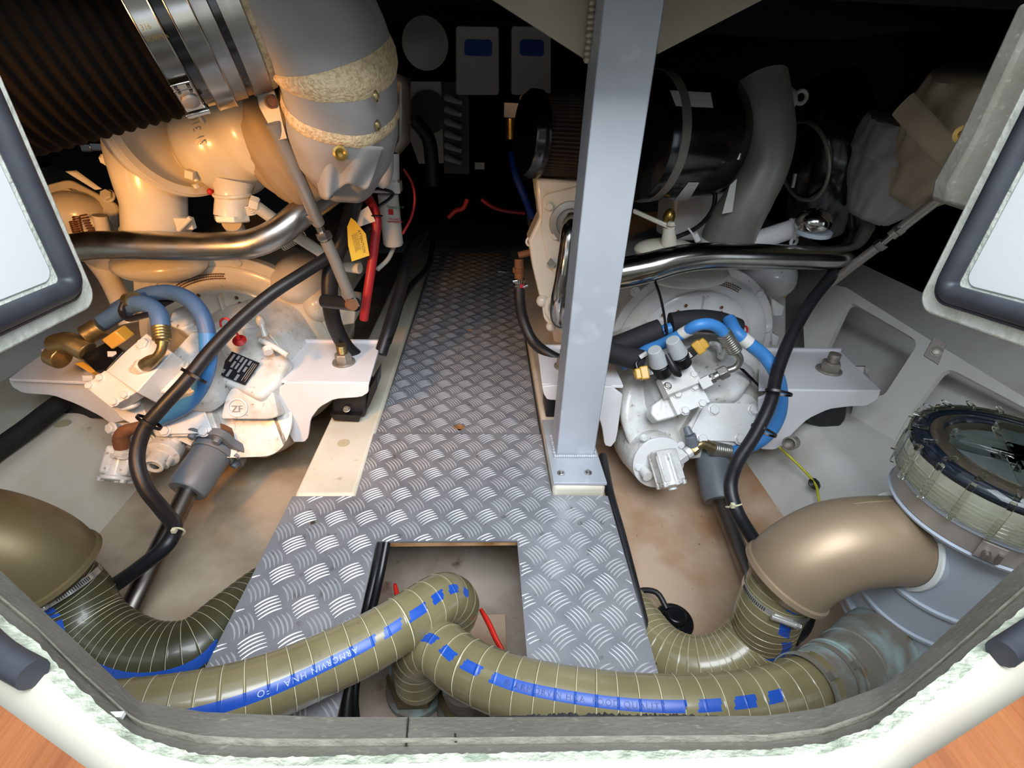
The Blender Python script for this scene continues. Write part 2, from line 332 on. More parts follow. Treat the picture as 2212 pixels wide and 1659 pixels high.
# ---------------------------------------------------------------- right hull web frame with two rounded openings
pf = Plane((1.50, 1.5, .2), (-.80, -.25, .55))
def rrect(pl, cs, r, n=6):
    """corners given as points on a plane, rounded with radius r"""
    cs = [pl.at(*c) for c in cs]; out = []; L = len(cs)
    for i in range(L):
        a, b, c = cs[i-1], cs[i], cs[(i+1) % L]; u = _n(a - b); w = _n(c - b)
        for k in range(n + 1):
            t = k / n; p0 = b + u * r; p2 = b + w * r; out.append(p0 * (1-t)**2 + b * (2*t*(1-t)) + p2 * t * t)
    return out
def holed(mb, outer, holes, vec):
    """flat plate with holes: triangulated through bmesh, then thickened by vec"""
    bm = bmesh.new(); es = []
    for lp in [outer] + holes:
        vs = [bm.verts.new(p) for p in lp]
        es += [bm.edges.new((vs[i], vs[(i + 1) % len(vs)])) for i in range(len(vs))]
    bmesh.ops.triangle_fill(bm, use_beauty=True, use_dissolve=False, edges=es)
    bm.verts.index_update(); vs = [v.co.copy() for v in bm.verts]; fs = [tuple(v.index for v in f.verts) for f in bm.faces]; bm.free()
    mb.add(vs, fs); mb.add([v + V(vec) for v in vs], [tuple(reversed(f)) for f in fs])
    for lp in [outer] + holes:
        n = len(lp); mb.add(list(lp) + [p + V(vec) for p in lp], [(i, (i+1) % n, n+(i+1) % n, n+i) for i in range(n)])
    return mb
outer = [pf.at(*q) for q in [(1735, 700), (1790, 612), (1830, 622), (2010, 735), (2290, 905), (2330, 1250), (2120, 1300), (1950, 1160), (1835, 905), (1870, 790), (1740, 790)]]
h1 = rrect(pf, [(1834, 650), (1986, 738), (1905, 862), (1775, 778)], .035); h2 = rrect(pf, [(2045, 792), (2260, 905), (2230, 1080), (1960, 900)], .035)
mb = holed(MB(), outer, [h1, h2], pf.n * -.03); struct('trim_6', mb, 'gelgrey', bevel=.004)
# hull side behind it
mb = MB().prism([V((1.50, -.2, -.02)), V((1.86, -.2, .31)), V((1.9, -.2, .2)), V((1.60, -.2, -.2))], (0, 3.62, 0)); struct('trim_7', mb, 'gelgrey')
mb = MB().prism([V((1.862, -.2, .314)), V((2.6, -.2, 1.0)), V((2.6, -.2, .9)), V((1.9, -.2, .2))], (0, 3.62, 0)); struct('trim_13', mb, 'hullblack')
mb = MB().prism([V((-1.75, -.2, -.02)), V((-2.7, -.2, .5)), V((-2.7, -.2, .4)), V((-1.75, -.2, -.2))], (0, 3.62, 0)); struct('trim_8', mb, 'gelgrey')
# ================================================================ TREAD PLATES
def inside(p, poly):
    c = False; n = len(poly)
    for i in range(n):
        a, b = poly[i], poly[(i+1) % n]
        if (a[1] > p[1]) != (b[1] > p[1]) and p[0] < (b[0]-a[0])*(p[1]-a[1])/(b[1]-a[1])+a[0]: c = not c
    return c
def tread(name, poly, holes, lab, z=0.004, thick=.005):
    mb = MB(); mb.mi = 0; holed(mb, [V((x, y, z)) for x, y in poly], [[V((x, y, z)) for x, y in h] for h in holes], (0, 0, -thick))
    t = thing(name, lab, 'floor plate', (sum(p[0] for p in poly)/len(poly), sum(p[1] for p in poly)/len(poly), z - thick)); part('plate', mb, 'tread', t)
    mb = MB(); sx, sy = .080, .086; x0 = min(p[0] for p in poly); x1 = max(p[0] for p in poly); y0 = min(p[1] for p in poly); y1 = max(p[1] for p in poly)
    ok = lambda x, y: inside((x, y), poly) and not any(inside((x, y), h) for h in holes)
    for i in range(int(x0/sx)-1, int(x1/sx)+2):
        for j in range(int(y0/sy)-1, int(y1/sy)+2):
            for q in (0, 1):
                cx = (i + .5*q) * sx + .01; cy = (j + .5*q) * sy; a = math.radians(33 if q == 0 else 123); u = (math.cos(a), math.sin(a)); w = (-u[1], u[0])
                for k in range(5):
                    oc = (k - 2) * .0092; Lh = .0265 * (1 - .04 * abs(k - 2)); st = []
                    for tt in range(7):
                        s = (tt / 6 * 2 - 1) * Lh; arc = .0045 * (1 - (s / Lh) ** 2) * (1 if q == 0 else -1)
                        st.append((cx + u[0]*s + w[0]*(oc + arc), cy + u[1]*s + w[1]*(oc + arc), math.sqrt(max(0, 1 - (s/Lh)**2))))
                    st = [p for p in st if ok(p[0], p[1])]
                    if len(st) < 3: continue
                    vs = []; 
                    for (x, y, e) in st:
                        ww = .0019 * (.25 + .75*e); vs += [V((x - w[0]*ww, y - w[1]*ww, z)), V((x, y, z + .0014*(.2+.8*e))), V((x + w[0]*ww, y + w[1]*ww, z))]
                    mb.add(vs, [(3*m_+c, 3*m_+c+1, 3*m_+c+4, 3*m_+c+3) for m_ in range(len(st)-1) for c in (0, 1)])
    part('raised_bars', mb, 'treadbar', t, kind='stuff', smooth=60)
    return t
def circ(cx, cy, r, n=20): return [(cx + r*math.cos(2*math.pi*i/n), cy + r*math.sin(2*math.pi*i/n)) for i in range(n)]
near = [(-.362, 1.317), (.194, 1.312), (.198, 1.026), (.358, 1.020), (.352, .42), (.35, .12), (-.55, .12), (-.545, .50), (-.530, 1.030), (-.356, 1.028)]
cut = [(-.268, .864), (-.235, .866), (.088, .862), (.096, .16), (-.262, .16)]
a3 = P(991, 922, z=.004); a4 = P(1014, 712, z=.004)
tn = tread('floor_plate', near, [cut], 'large near aluminium tread plate with a rectangular cutout for the hoses')
mb = MB()
mb.prism([V((-.268, .866, -.001)), V((.090, .864, -.001)), V((.090, .878, -.001)), V((-.268, .880, -.001))], (0, 0, -.014)); part('plywood_backing', mb, 'ply', tn)
def screw(px, py, par):
    mb = MB().lathe(P(px, py, z=.0045), (0, 0, 1), [(.0065, 0), (.006, .0016), (.002, .0018)], 16); part('screw', mb, 'steel', par)
screw(676, 1130, tn); screw(1253, 1130, tn)
tm = tread('floor_plate', [(-.353, 1.321), (.190, 1.316), (.190, 2.088), (-.344, 2.092)], [circ(a3.x, a3.y, .020)], 'middle aluminium tread plate of the walkway with a finger hole')
mb = MB().lathe((a3.x, a3.y, -.020), (0, 0, 1), [(.023, 0), (.023, .018), (.0195, .018), (.0195, 0)], 24, cap=False); part('plywood_backing', mb, 'ply', tm)
tf = tread('floor_plate', [(-.343, 2.098), (.190, 2.096), (.186, 3.40), (-.335, 3.40)], [circ(a4.x, a4.y, .018)], 'far aluminium tread plate of the walkway, fading into the dark')
mb = MB().lathe((a4.x, a4.y, -.020), (0, 0, 1), [(.021, 0), (.021, .018), (.0005, .017)], 24, cap=False); part('plywood_backing', mb, 'ply', tf)
for nm, x0, lab in (('hinge', -.335, 'small bright hinge at the left edge of the far floor plate'), ('hinge', .075, 'small bright hinge at the right edge of the far floor plate')):
    mb = MB(); yy = 2.96
    for k in range(3): mb.box((x0 + .065, yy + .012*k, .009), (.11, .008, .004))
    mb.cyl((x0 + .01, yy + .012, .010), (x0 + .12, yy + .012, .010), .004); solo(nm, mb, 'chrome', lab, 'hinge')
# ================================================================ HATCH COAMING
zc = .60
inn = [(-140, 1100), (0, 1232), (150, 1372), (300, 1515), (440, 1538), (700, 1549), (1106, 1549), (1500, 1547), (1652, 1546), (1773, 1530), (1905, 1482), (1953, 1449), (2115, 1300), (2178, 1241), (2400, 1040)]
rim1 = [(-140, 1225), (0, 1331), (86, 1397), (177, 1493), (291, 1592), (430, 1635), (560, 1642), (1106, 1631), (1360, 1627), (1652, 1625), (1779, 1611), (1880, 1578), (2032, 1462), (2212, 1312), (2420, 1150)]
rim2 = [(-140, 1255), (0, 1361), (101, 1463), (215, 1566), (316, 1625), (430, 1650), (560, 1656), (1106, 1645), (1360, 1643), (1652, 1634), (1779, 1629), (1905, 1591), (2057, 1482), (2212, 1345), (2440, 1175)]
def res(l, n):
    """resample a polyline given in (px,py) to n points"""
    L = [0]
    for a, b in zip(l, l[1:]): L.append(L[-1] + math.hypot(b[0]-a[0], b[1]-a[1]))
    out = []
    for k in range(n):
        s = L[-1]*k/(n-1); i = max(j for j in range(len(l)-1) if L[j] <= s + 1e-9); t = (s-L[i])/(L[i+1]-L[i]); out.append((l[i][0]+(l[i+1][0]-l[i][0])*t, l[i][1]+(l[i+1][1]-l[i][1])*t))
    return out
A = [P(*q, z=zc-.075) for q in res(inn, 260)]; B1 = [P(*q, z=zc-.008) for q in res(rim1, 260)]; C1 = [P(*q, z=zc+.002) for q in res(rim2, 260)]
def push(l, k): 
    c = V((.02, .55, 0)); return [p + V((p.x-c.x, p.y-c.y, 0)).normalized()*k for p in l]
coam = thing('hatch_coaming', 'white moulded hatch coaming along the bottom, lined with grey foam', 'hatch coaming', (0, .1, zc-.1))
mb = MB().grid([A, [a.lerp(b, .62) for a, b in zip(A, B1)]]); mb.grid([A, [p + V((0, 0, -.02)) for p in push(A, .03)]])
rg = [a.lerp(b, .62) for a, b in zip(A, B1)]; part('foam_lining', mb, 'foam', coam)
mb = MB().grid([[p + V((0, 0, .003)) for p in rg], [a.lerp(b, .68) + V((0, 0, .003)) for a, b in zip(A, B1)], [a.lerp(b, .69) - V((0, 0, .004)) for a, b in zip(A, B1)]])
part('foam_cut_edge', mb, 'foamedge', coam)
mb = MB().grid([[a.lerp(b, .69) - V((0, 0, .004)) for a, b in zip(A, B1)], [p - V((0, 0, .004)) for p in B1]]); part('lower_foam_strip', mb, 'foam', coam)
seamx = P(882, 1552, z=zc-.075); 
rr = random.Random(3)
C0 = [b + V((rr.uniform(-.0006, .0006), rr.uniform(-.0006, .0006), .004)) for b in B1]
mb = MB().grid([[p - V((0, 0, .012)) for p in B1], C0, C1]); part('rough_edge', mb, 'rim', coam, smooth=25)
out1 = push(C1, .012); out2 = push(C1, .10); out3 = push(C1, .45)
mb = MB().grid([C1, [p + V((0, 0, -.004)) for p in out1], [p + V((0, 0, -.006)) for p in push(C1, .045)], [p + V((0, 0, .004)) for p in push(C1, .06)], [p + V((0, 0, .006)) for p in out2], [p + V((0, 0, .006)) for p in out3]]); part('flange', mb, 'coam', coam, smooth=60)
# joints in the foam and the torn black lining along its inner edge
for xa, xb, ya, yb in ((881, 875, 1551, 1612), (980, 982, 1562, 1604)):
    a_, b_ = P(xa, ya, z=zc-.071), P(xb, yb, z=zc-.028); mb = MB().prism([a_, a_ + V((.0012, 0, 0)), b_ + V((.0018, 0, 0)), b_], (0, 0, .0015)); part('foam_joint', mb, 'black', coam)
lo_ = []; hi_ = []
for k in range(140):
    px = 1068 + (1575-1068)*k/139; e = math.sin(math.pi*k/139); lo_.append(P(px, 1551, z=zc-.074)); hi_.append(P(px, 1547 - e*rr.uniform(1, 11), z=zc-.082))
mb = MB().grid([lo_, hi_]); part('torn_black_lining', mb, 'rubber', coam)
# gasket ends on the flange
def tubeobj(name, pts, r, m, lab, cat, parent=None, **k):
    mb = MB().tube(pts, r, **k)
    return part(name, mb, m, parent, label=lab) if parent else solo(name, mb, m, lab, cat)
for pts in ([(-120, 1290), (0, 1415), (72, 1457)], [(2163, 1412), (2212, 1380), (2330, 1300)]):
    mb = MB().tube([P(*q, z=zc + .010) for q in pts], .011, n=14); mb.tube([P(q[0] + (4 if q[0] < 900 else -6), q[1] - 22, z=zc + .006) for q in pts], .005, n=10); part('gasket', mb, 'gasket', coam)
# small white tab in the foam corner
mb = MB().box(P(252, 1546, z=zc - .02), (.010, .004, .004)); part('plastic_clip', mb, 'gelwhite', coam)
# teak deck corners
mb = MB().prism([P(*q, z=zc + .024) for q in [(-160, 1415), (0, 1523), (187, 1659), (330, 1760), (-100, 1900), (-400, 1700)]], (0, 0, -.012)); solo('teak_deck', mb, 'teak', 'orange teak deck board beyond the coaming, bottom left corner', 'deck board')
mb = MB().prism([P(*q, z=zc + .024) for q in [(2400, 1382), (2212, 1502), (1968, 1659), (1800, 1760), (2300, 1900), (2600, 1700)]], (0, 0, -.012)); solo('teak_deck', mb, 'teak', 'orange teak deck board beyond the coaming, bottom right corner', 'deck board')
# ================================================================ HATCH LIDS standing open at both sides
def lid(X, sgn, cy, cz, lab, dz):
    t = thing('hatch_door', lab, 'hatch door', (X, cy - .1, cz))
    def poly(i, r, top=1.30, y0=.34):
        pts = []; yc, zc_ = cy - i, cz + i
        for k in range(9):
            a = -math.pi/2 + math.pi/2*k/8; pts.append((yc - r + r*math.cos(a), zc_ + r + r*math.sin(a)))
        return [(y0, zc_ + dz*(y0-cy))] + pts + [(yc, top), (y0, top)]
    def pr(l, x): return [V((x, y, z)) for y, z in l]
    mb = MB().prism(pr(poly(0, .03), X), (sgn*.03, 0, 0)); part('shell', mb, 'lidrim', t, bevel=.004)
    mb = MB().prism(pr(poly(.062, .018), X - sgn*.002), (sgn*.006, 0, 0)); part('inner_panel', mb, 'gelwhite', t, bevel=.002)
    pl = [V((X - sgn*.010, y, z)) for y, z in poly(.045, .020)][:-1]
    mb = MB().tube(pl, .014, n=14, raw=True); mb.tube([V((X - sgn*.004, y, z)) for y, z in poly(.028, .024)][:-1], .005, n=8, raw=True); part('gasket', mb, 'gasket', t)
    return t
lid(-.62, -1, .775, .678, 'white hatch door with black gasket standing open at the left edge', -.03)
lid(.72, 1, .735, .708, 'white hatch door with black gasket standing open at the right edge', -.10)
mb = MB().prism(pxy([(2044, 440), (2052, 398), (2108, 300), (2250, 0), (2340, 0), (2222, 260), (2112, 462)], Y=.80), (0, .035, 0)); solo('foam_strip', mb, 'foam', 'grey foam lined jamb strip behind the right hatch door', 'foam strip', bevel=.006)
# ================================================================ HOSES, ELBOWS, STRAINER, PILLAR
class Hose:
    """a spiral-wound suction hose: body, wire turns and printed stripe are faces of one surface"""
    def __init__(s, pts, r, pitch, dirs=None, stripe=None, sw=.17, n=72, wire=.0009, mats=('hose', 'wire', 'stripe'), ww=.0011):
        c = spline(pts, .004); s.c = c; s.r = r; s.n = n; L = [0.]
        for a, b in zip(c, c[1:]): L.append(L[-1] + (b-a).length)
        s.L = L; s.T = L[-1]; s.dirs = dirs; cuts = set(); k = pitch*.5
        while k < s.T - .002: cuts.add((k, 1)); k += pitch
        st = sorted([(x + d, w) for x, w in cuts for d, w in ((-ww, 0), (-ww*.5, 1), (ww*.5, 1), (ww, 0))] + [(x, 0) for x in [s.T*i/ max(2, int(s.T/.003)) for i in range(int(s.T/.003)+1)] if all(abs(x - q[0]) > ww*1.6 for q in cuts)])
        st = [q for i, q in enumerate(st) if i == 0 or q[0]-st[i-1][0] > .00005]
        s.mb = MB(); rs = []; 
        for x, w in st: rs.append([s.at(x, 2*math.pi*k/n, wire if w else 0) for k in range(n)])
        s.mb.rings(rs); nf = (len(st)-1)*n
        for i in range(len(st)-1):
            mid = (st[i][0]+st[i+1][0])/2; w = st[i][1] and st[i+1][1]
            for k in range(n):
                a = 2*math.pi*(k+.5)/n; a = a-2*math.pi if a > math.pi else a
                on = stripe and abs(a) < sw and any(u <= mid + a*.018 <= v for u, v in stripe)
                s.mb.m[i*n+k] = 2 if on else (1 if w else 0)
        s.mats = mats
    def fr(s, x):
        x = min(max(x, 0), s.T - 1e-5); i = max(j for j in range(0, len(s.L)-1, 1) if s.L[j] <= x) if not hasattr(s, '_c') else 0
        t = (x-s.L[i])/(s.L[i+1]-s.L[i]); p = s.c[i].lerp(s.c[i+1], t); tg = _n(s.c[min(i+2, len(s.c)-1)] - s.c[max(i-1, 0)])
        return p, tg
    def at(s, x, a, lift=0.):
        p, tg = s.fr(x); u = s.dirs(x/s.T, p) if s.dirs else V((0, 0, 1)); u = _n(u - tg*u.dot(tg)); w = tg.cross(u)
        return p + (u*math.cos(a) + w*math.sin(a))*(s.r + lift)
def tocam(p): return _n(CAM - p)
# ---- the two pale hoses crossing in the foreground
def dL(t, p):
    u = tocam(p); k = .62*(t-.45); return _n(u + V((.25, .75, .55))*(-k) )
pts = [P(955, 1372, z=-.14), P(985, 1310, z=-.03), P(955, 1293, z=.045), P(890, 1333, z=.078), P(800, 1387, z=.085), P(700, 1434, z=.09), P(600, 1476, z=.10), P(500, 1508, z=.11), P(400, 1530, z=.12), P(300, 1545, z=.13), P(150, 1560, z=.14)]
H = Hose(pts, .0535, .034, dL, [(.185, .200), (.212, .232), (.247, .272), (.288, .318), (.334, .366), (.384, .98)], mats=('hose',))
hs = thing('suction_hose', 'olive wire-wound hose with blue stripe crossing the tread plate, bottom left', 'hose', P(600, 1476, z=.05))
part('hose', H.mb, ('hose', 'wire', 'stripe'), hs, smooth=60)
mb = MB()
text_mb(mb, 'ARMORVIN HNA / FO', .014, lambda x, y: H.at(.415 + x, -(y - .005)/H.r, .0006), spacing=1.25); part('printed_lettering', mb, 'inkp', hs, smooth=0)
def dR(t, p): return _n(tocam(p) + V((0, .3, .2))*(.25 - .1*t))
pts = [P(905, 1470, z=-.14), P(905, 1410, z=-.03), P(945, 1400, z=.035), P(1000, 1438, z=.06), P(1100, 1482, z=.075), P(1230, 1511, z=.085), P(1400, 1530, z=.095), P(1550, 1528, z=.095), P(1680, 1508, z=.09), P(1770, 1472, z=.085)]
H = Hose(pts, .0525, .034, dR, [(.148, .160), (.170, .192), (.208, .232), (.250, .280), (.298, .330), (.352, .665), (.685, .722), (.745, .782), (.805, .832)])
hs = thing('suction_hose', 'olive wire-wound hose with blue stripe running to the strainer outlet, bottom right', 'hose', P(1400, 1530, z=.04))
part('hose', H.mb, ('hose', 'wire', 'stripe'), hs, smooth=60)
mb = MB(); text_mb(mb, '® ARMORVIN HNA  FOOD QUALITY', .0135, lambda x, y: H.at(.375 + x, -(y - .005)/H.r, .0006), spacing=1.2); part('printed_lettering', mb, 'ink', hs, smooth=0)
# ---- the two bilge hoses under the elbows
def dB(t, p): return _n(tocam(p) + V((-.35, -.9, -.15))*.95)
pts = [V((-.960, .755, .035)), P(160, 1290, z=-.03), P(190, 1345, z=-.08), P(238, 1385, z=-.11), P(325, 1417, z=-.13), P(415, 1405, z=-.14), P(500, 1340, z=-.15), P(590, 1270, z=-.18), P(700, 1210, z=-.22)]
H = Hose(pts, [.074, .068][1] + .004, .0195, dB, [(0.03, .052), (.066, .085), (.10, .42)], mats=None, wire=.0007, ww=.0008)
hs = thing('suction_hose', 'dark olive hose bending under the plate below the left bronze elbow', 'hose', P(325, 1417, z=-.2))
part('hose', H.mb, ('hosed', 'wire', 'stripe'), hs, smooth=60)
def dC(t, p): return _n(tocam(p) + V((.62, -.1, .1))*(.75))
pts = [V((.636, .640, .125)), V((.626, .630, .045)), P(1636, 1375, z=-.06), P(1580, 1425, z=-.11), P(1500, 1440, z=-.14), P(1430, 1410, z=-.16), P(1370, 1340, z=-.18), P(1290, 1240, z=-.22)]
H = Hose(pts, .0665, .0185, dC, [(.012, .022), (.055, .082), (.098, .19)], wire=.0007, ww=.0008)
hs = thing('suction_hose', 'olive hose bending under the plate below the right bronze elbow', 'hose', P(1500, 1440, z=-.2))
part('hose', H.mb, ('hose', 'wire', 'stripe'), hs, smooth=60)
# ---- hose clamps
def clamp(c, ax, r, w, sdir, lab, hl=.045, par=None):
    t = thing('hose_clamp', lab, 'hose clamp', c); x, y, z = frame(ax)
    mb = MB().lathe(V(c) - z*w/2, z, [(r, 0), (r+.0016, 0), (r+.0016, w), (r, w)], 48, cap=False); bd = part('band', mb, 'clampsteel', t)
    s = _n(V(sdir) - z*V(sdir).dot(z)); q = V(c) + s*(r + .007); tn = z.cross(s)
    mb = MB().cyl(q - tn*hl/2, q + tn*hl/2, .0065, n=14); mb.box(q - s*.004, (w*1.05, hl*.8, .006), (z, tn, s)); sh = part('screw_housing', mb, 'clampsteel', t, bevel=.001)
    mb = MB().hexb(q + tn*hl/2, tn, .0065, .011); part('screw', mb, 'clampsteel', sh)
    mb = MB()
    for k in range(16):
        a = .012 + k*.0042; d = s*math.cos(-a/r) + tn*math.sin(-a/r) if False else s*math.cos(a/r + hl/2/r) - tn*math.sin(a/r + hl/2/r)
        mb.box(V(c) + d*(r + .0018), (w*.6, .0014, .001), (z, z.cross(d), d))
    part('band_slots', mb, 'darkmetal', bd); return t
# ---- bronze elbows
def elbow(name, pts, r, m, lab, coll, seam):
    t = thing(name, lab, 'pipe elbow', pts[-1]); mb = MB().tube(pts, r, n=40, step=.012); 
    e = V(pts[-1]); ax = _n(V(pts[-1]) - V(pts[-2])); r0 = r if not callable(r) and not isinstance(r, (list, tuple)) else r[-1]
    part('body', mb, m, t, smooth=60)
    mb = MB().lathe(e - ax*.012, ax, [(r0*.98, 0), (r0*1.05, .004), (r0*1.06, .014), (r0*.98, .020), (r0*.86, .026), (r0*.82, .034), (r0*.74, .038), (r0*.70, .040)], 48); part('collar', mb, m, t)
    c = spline(pts, .012); mb = MB()
    mb.tube([p + V(seam)*((r0)*1.0) for p in c[1:-1]], .0016, n=8, raw=True); part('casting_seam', mb, m, t); return t, e, ax
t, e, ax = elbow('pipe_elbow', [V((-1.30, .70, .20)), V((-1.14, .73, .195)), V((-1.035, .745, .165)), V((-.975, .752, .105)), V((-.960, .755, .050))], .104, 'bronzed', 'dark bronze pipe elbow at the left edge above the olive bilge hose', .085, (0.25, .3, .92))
ax = _n(P(190, 1345, z=-.08) - V((-.960, .755, .035))); clamp(V((-.960, .755, .035)) + ax*.040, ax, .0755, .015, (.15, -.9, .45), 'steel hose clamp below the left bronze elbow')
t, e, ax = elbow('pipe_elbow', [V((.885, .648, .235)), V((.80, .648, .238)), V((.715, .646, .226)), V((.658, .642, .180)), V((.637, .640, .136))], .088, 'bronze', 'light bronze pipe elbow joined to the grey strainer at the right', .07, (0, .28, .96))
clamp(V((.6325, .6365, .086)), (.08, .08, .6), .0685, .014, (-.35, -.85, .1), 'steel hose clamp below the right bronze elbow')
# ---- raw water strainer
sc = V((.958, .632, 0)); st = thing('water_strainer', 'large grey sea water strainer with clear ribbed lid, right edge', 'strainer', sc)
Z = V((0, 0, 1))
mb = MB().lathe(sc, Z, [(.10, -.03), (.118, -.02), (.118, .0), (.122, .004), (.122, .30), (.126, .315), (.126, .345)], 72)
for zz in (.075, .155): mb.lathe(sc, Z, [(.121, zz-.006), (.127, zz-.004), (.128, zz+.004), (.121, zz+.006)], 72, cap=False)
part('body', mb, 'pvc', st, bevel=.001)
mb = MB().lathe(sc, Z, [(.118, .0), (.134, .0), (.134, .005), (.128, .006), (.128, .019), (.134, .020), (.134, .026), (.118, .030)], 72, cap=False); part('lower_flange', mb, 'pvc', st)
mb = MB().lathe(sc, Z, [(.1285, .007), (.1315, .007), (.1315, .0185), (.1285, .0185)], 72, cap=False); mb.box(sc + V((-.02, -.134, .013)), (.02, .012, .012)); part('lower_clamp_band', mb, 'bandgrey', st)
mb = MB().lathe(sc, Z, [(.122, .322), (.151, .328), (.153, .333), (.148, .336)], 72, cap=False); mb.lathe(sc, Z, [(.146, .374), (.153, .376), (.153, .383), (.12, .386)], 72, cap=False); part('upper_flange', mb, 'pvc', st)
mb = MB().lathe(sc, Z, [(.147, .337), (.1495, .337), (.1495, .374), (.147, .374)], 72, cap=False)
q = V((.852, .515, .352)); d = _n(V((q.x-sc.x, q.y-sc.y, 0))); tn_ = Z.cross(d); mb.box(sc + d*.152 + Z*.355, (.034, .006, .036), (tn_, d, Z)); cbd = part('clamp_band', mb, 'bandgrey', st, bevel=.001)
mb = MB().cyl(sc + d*.154 + Z*.353 - tn_*.004, sc + d*.170 + Z*.353 - tn_*.004, .006); mb.box(sc + d*.158 + Z*.353 + tn_*.012, (.006, .008, .018), (tn_, d, Z)); part('clamp_bolt', mb, 'steel', cbd)
# neck to the elbow
mb = MB().lathe((.872, .648, .237), (-1, 0, 0), [(.098, -.08), (.096, .0), (.0955, .022), (.096, .024), (.090, .026)], 64); part('inlet_neck', mb, 'pvc', st)
mb = MB().lathe((.851, .648, .237), (-1, 0, 0), [(.097, 0), (.0965, .005), (.089, .006)], 64, cap=False); part('sealant_ring', mb, 'pvcw', st)
# clear lid
lid_ = MB().lathe(sc, Z, [(.146, .386), (.160, .388), (.164, .392), (.165, .452), (.166, .462), (.158, .474), (.150, .478), (.118, .476), (.112, .462), (.02, .458), (.0005, .458)], 96, cap=False)
lid_.lathe(sc, Z, [(.146, .386), (.155, .394), (.158, .45), (.152, .466), (.120, .470), (.114, .456), (.02, .452), (.0005, .452)], 96, cap=False)
lo = part('clear_lid', lid_, 'clear', st, smooth=35)
mb = MB()
for k in range(20):
    a = 2*math.pi*k/20 + .1; d = V((math.cos(a), math.sin(a), 0)); mb.box(sc + d*.167 + Z*.427, (.009, .009, .080), (Z.cross(d), d, Z)); mb.box(sc + d*.155 + Z*.478, (.007, .024, .006), (Z.cross(d), d, Z))
for zz in (.398, .406, .414, .422, .430): mb.torus(sc + Z*zz, Z, .1655, .0014, 72, 6)
part('lid_ribs', mb, 'clear', lo, bevel=.0012)
mb = MB()
a = math.radians(-32); u = V((math.cos(a), math.sin(a), 0)); w = Z.cross(u)
mb.box(sc + Z*.470, (.205, .045, .022), (u, w, Z)); mb.box(sc + Z*.470, (.045, .205, .022), (u, w, Z)); part('lid_handle', mb, 'clear', lo, bevel=.005)
mb = MB().torus(sc + Z*.452, Z, .140, .0075, 72, 10); part('seal_ring', mb, 'oring', st)
mb = MB().lathe(sc, Z, [(.144, .375), (.144, .444)], 72, cap=False)
for zz in (.392, .400, .408, .416, .424): mb.torus(sc + Z*zz, Z, .1445, .0018, 72, 6)
part('threaded_neck', mb, 'lidinner', st)
mb = MB().lathe(sc, Z, [(.136, .446), (.104, .447), (.100, .440)], 72, cap=False); part('basket_rim', mb, 'browndisc', st)
mb = MB().lathe(sc, Z, [(.100, .441), (.096, .36), (.0005, .355)], 72, cap=False); part('basket', mb, 'pvc', st)
mb = MB()
pl = P(2110, 1230, Y=.515); 
mb.tube([P(2065, 1213, d=D(sc+V((-.1,-.07,.28)))), P(2095, 1232, d=D(sc+V((-.095,-.075,.27)))), P(2145, 1246, d=D(sc+V((-.09,-.08,.26))))], .0012, n=6); part('moulded_mark', mb, 'pvc', st)
# corroded bronze outlet bend under the strainer
pts = [V((.93, .63, .02)), V((.90, .60, -.012)), P(1875, 1405, z=.02), P(1815, 1450, z=.06), P(1755, 1478, z=.083)]
ob = thing('outlet_bend', 'corroded green bronze outlet bend between strainer and olive hose', 'pipe bend', P(1815, 1450, z=.0))
mb = MB().tube(pts, [.075, .075, .068, .060, .0545], n=40, step=.01); part('body', mb, 'corroded', ob)
ax = _n(pts[-1]-pts[-2])
mb = MB().torus(P(1838, 1434, z=.046), ax, .0625, .004, 48, 10); mb.torus(P(1800, 1457, z=.066), ax, .060, .003, 48, 8); part('beads', mb, 'corroded', ob)
for q, lab in ((P(1788, 1463, z=.072), 'corroded clamp band on the outlet bend, nearest the strainer'), (P(1738, 1486, z=.086), 'corroded clamp band on the outlet bend, at the hose end')):
    mb = MB().lathe(q - ax*.007, ax, [(.057, 0), (.0592, 0), (.0592, .014), (.057, .014)], 48, cap=False); mb.box(q + _n(tocam(q) - ax*tocam(q).dot(ax))*.062, (.02, .012, .01), frame(ax, tocam(q))); solo('hose_clamp', mb, 'corroded', lab, 'hose clamp')
# ---- pillar with gussets
pl = thing('support_pillar', 'square aluminium pillar rising beside the walkway with welded gussets', 'pillar', (.28, 1.2, .04))
hw = [V((.222, 1.150, .046)), V((.339, 1.150, .046)), V((.339, 1.255, .046)), V((.222, 1.255, .046))]
mb = MB().prism(hw, (0, 0, 1.318)); part('post', mb, 'alu', pl, bevel=.003)
mb = MB().prism([V((.200, 1.034, .035)), V((.353, 1.030, .035)), V((.350, 1.34, .035)), V((.197, 1.34, .035))], (0, 0, .009)); bpl = part('base_plate', mb, 'alu', pl, bevel=.001)
mb = MB().prism([P(*q, Y=1.245) for q in [(1274, 134), (1000, -42), (900, -300), (1300, -300)]], (0, .010, 0)); part('gusset', mb, 'aluw', pl)
mb = MB().prism([P(*q, Y=1.245) for q in [(1420, 117), (1720, -38), (1800, -300), (1420, -300)]], (0, .010, 0)); part('gusset', mb, 'aluw', pl)
rr = random.Random(5)
def weld(pts, r, m, par, nm='weld_bead'):
    mb = MB(); c = spline(pts, r*1.1)
    for i, p in enumerate(c): mb.ball(p, (r*rr.uniform(.85, 1.15), r*.9, r*rr.uniform(.7, .95)), n=10, m=6)
    return part(nm, mb, m, par, smooth=80)
weld([P(1269, 128, Y=1.232), P(1276, 60, Y=1.232), P(1282, -40, Y=1.232)], .009, 'aluw', pl)
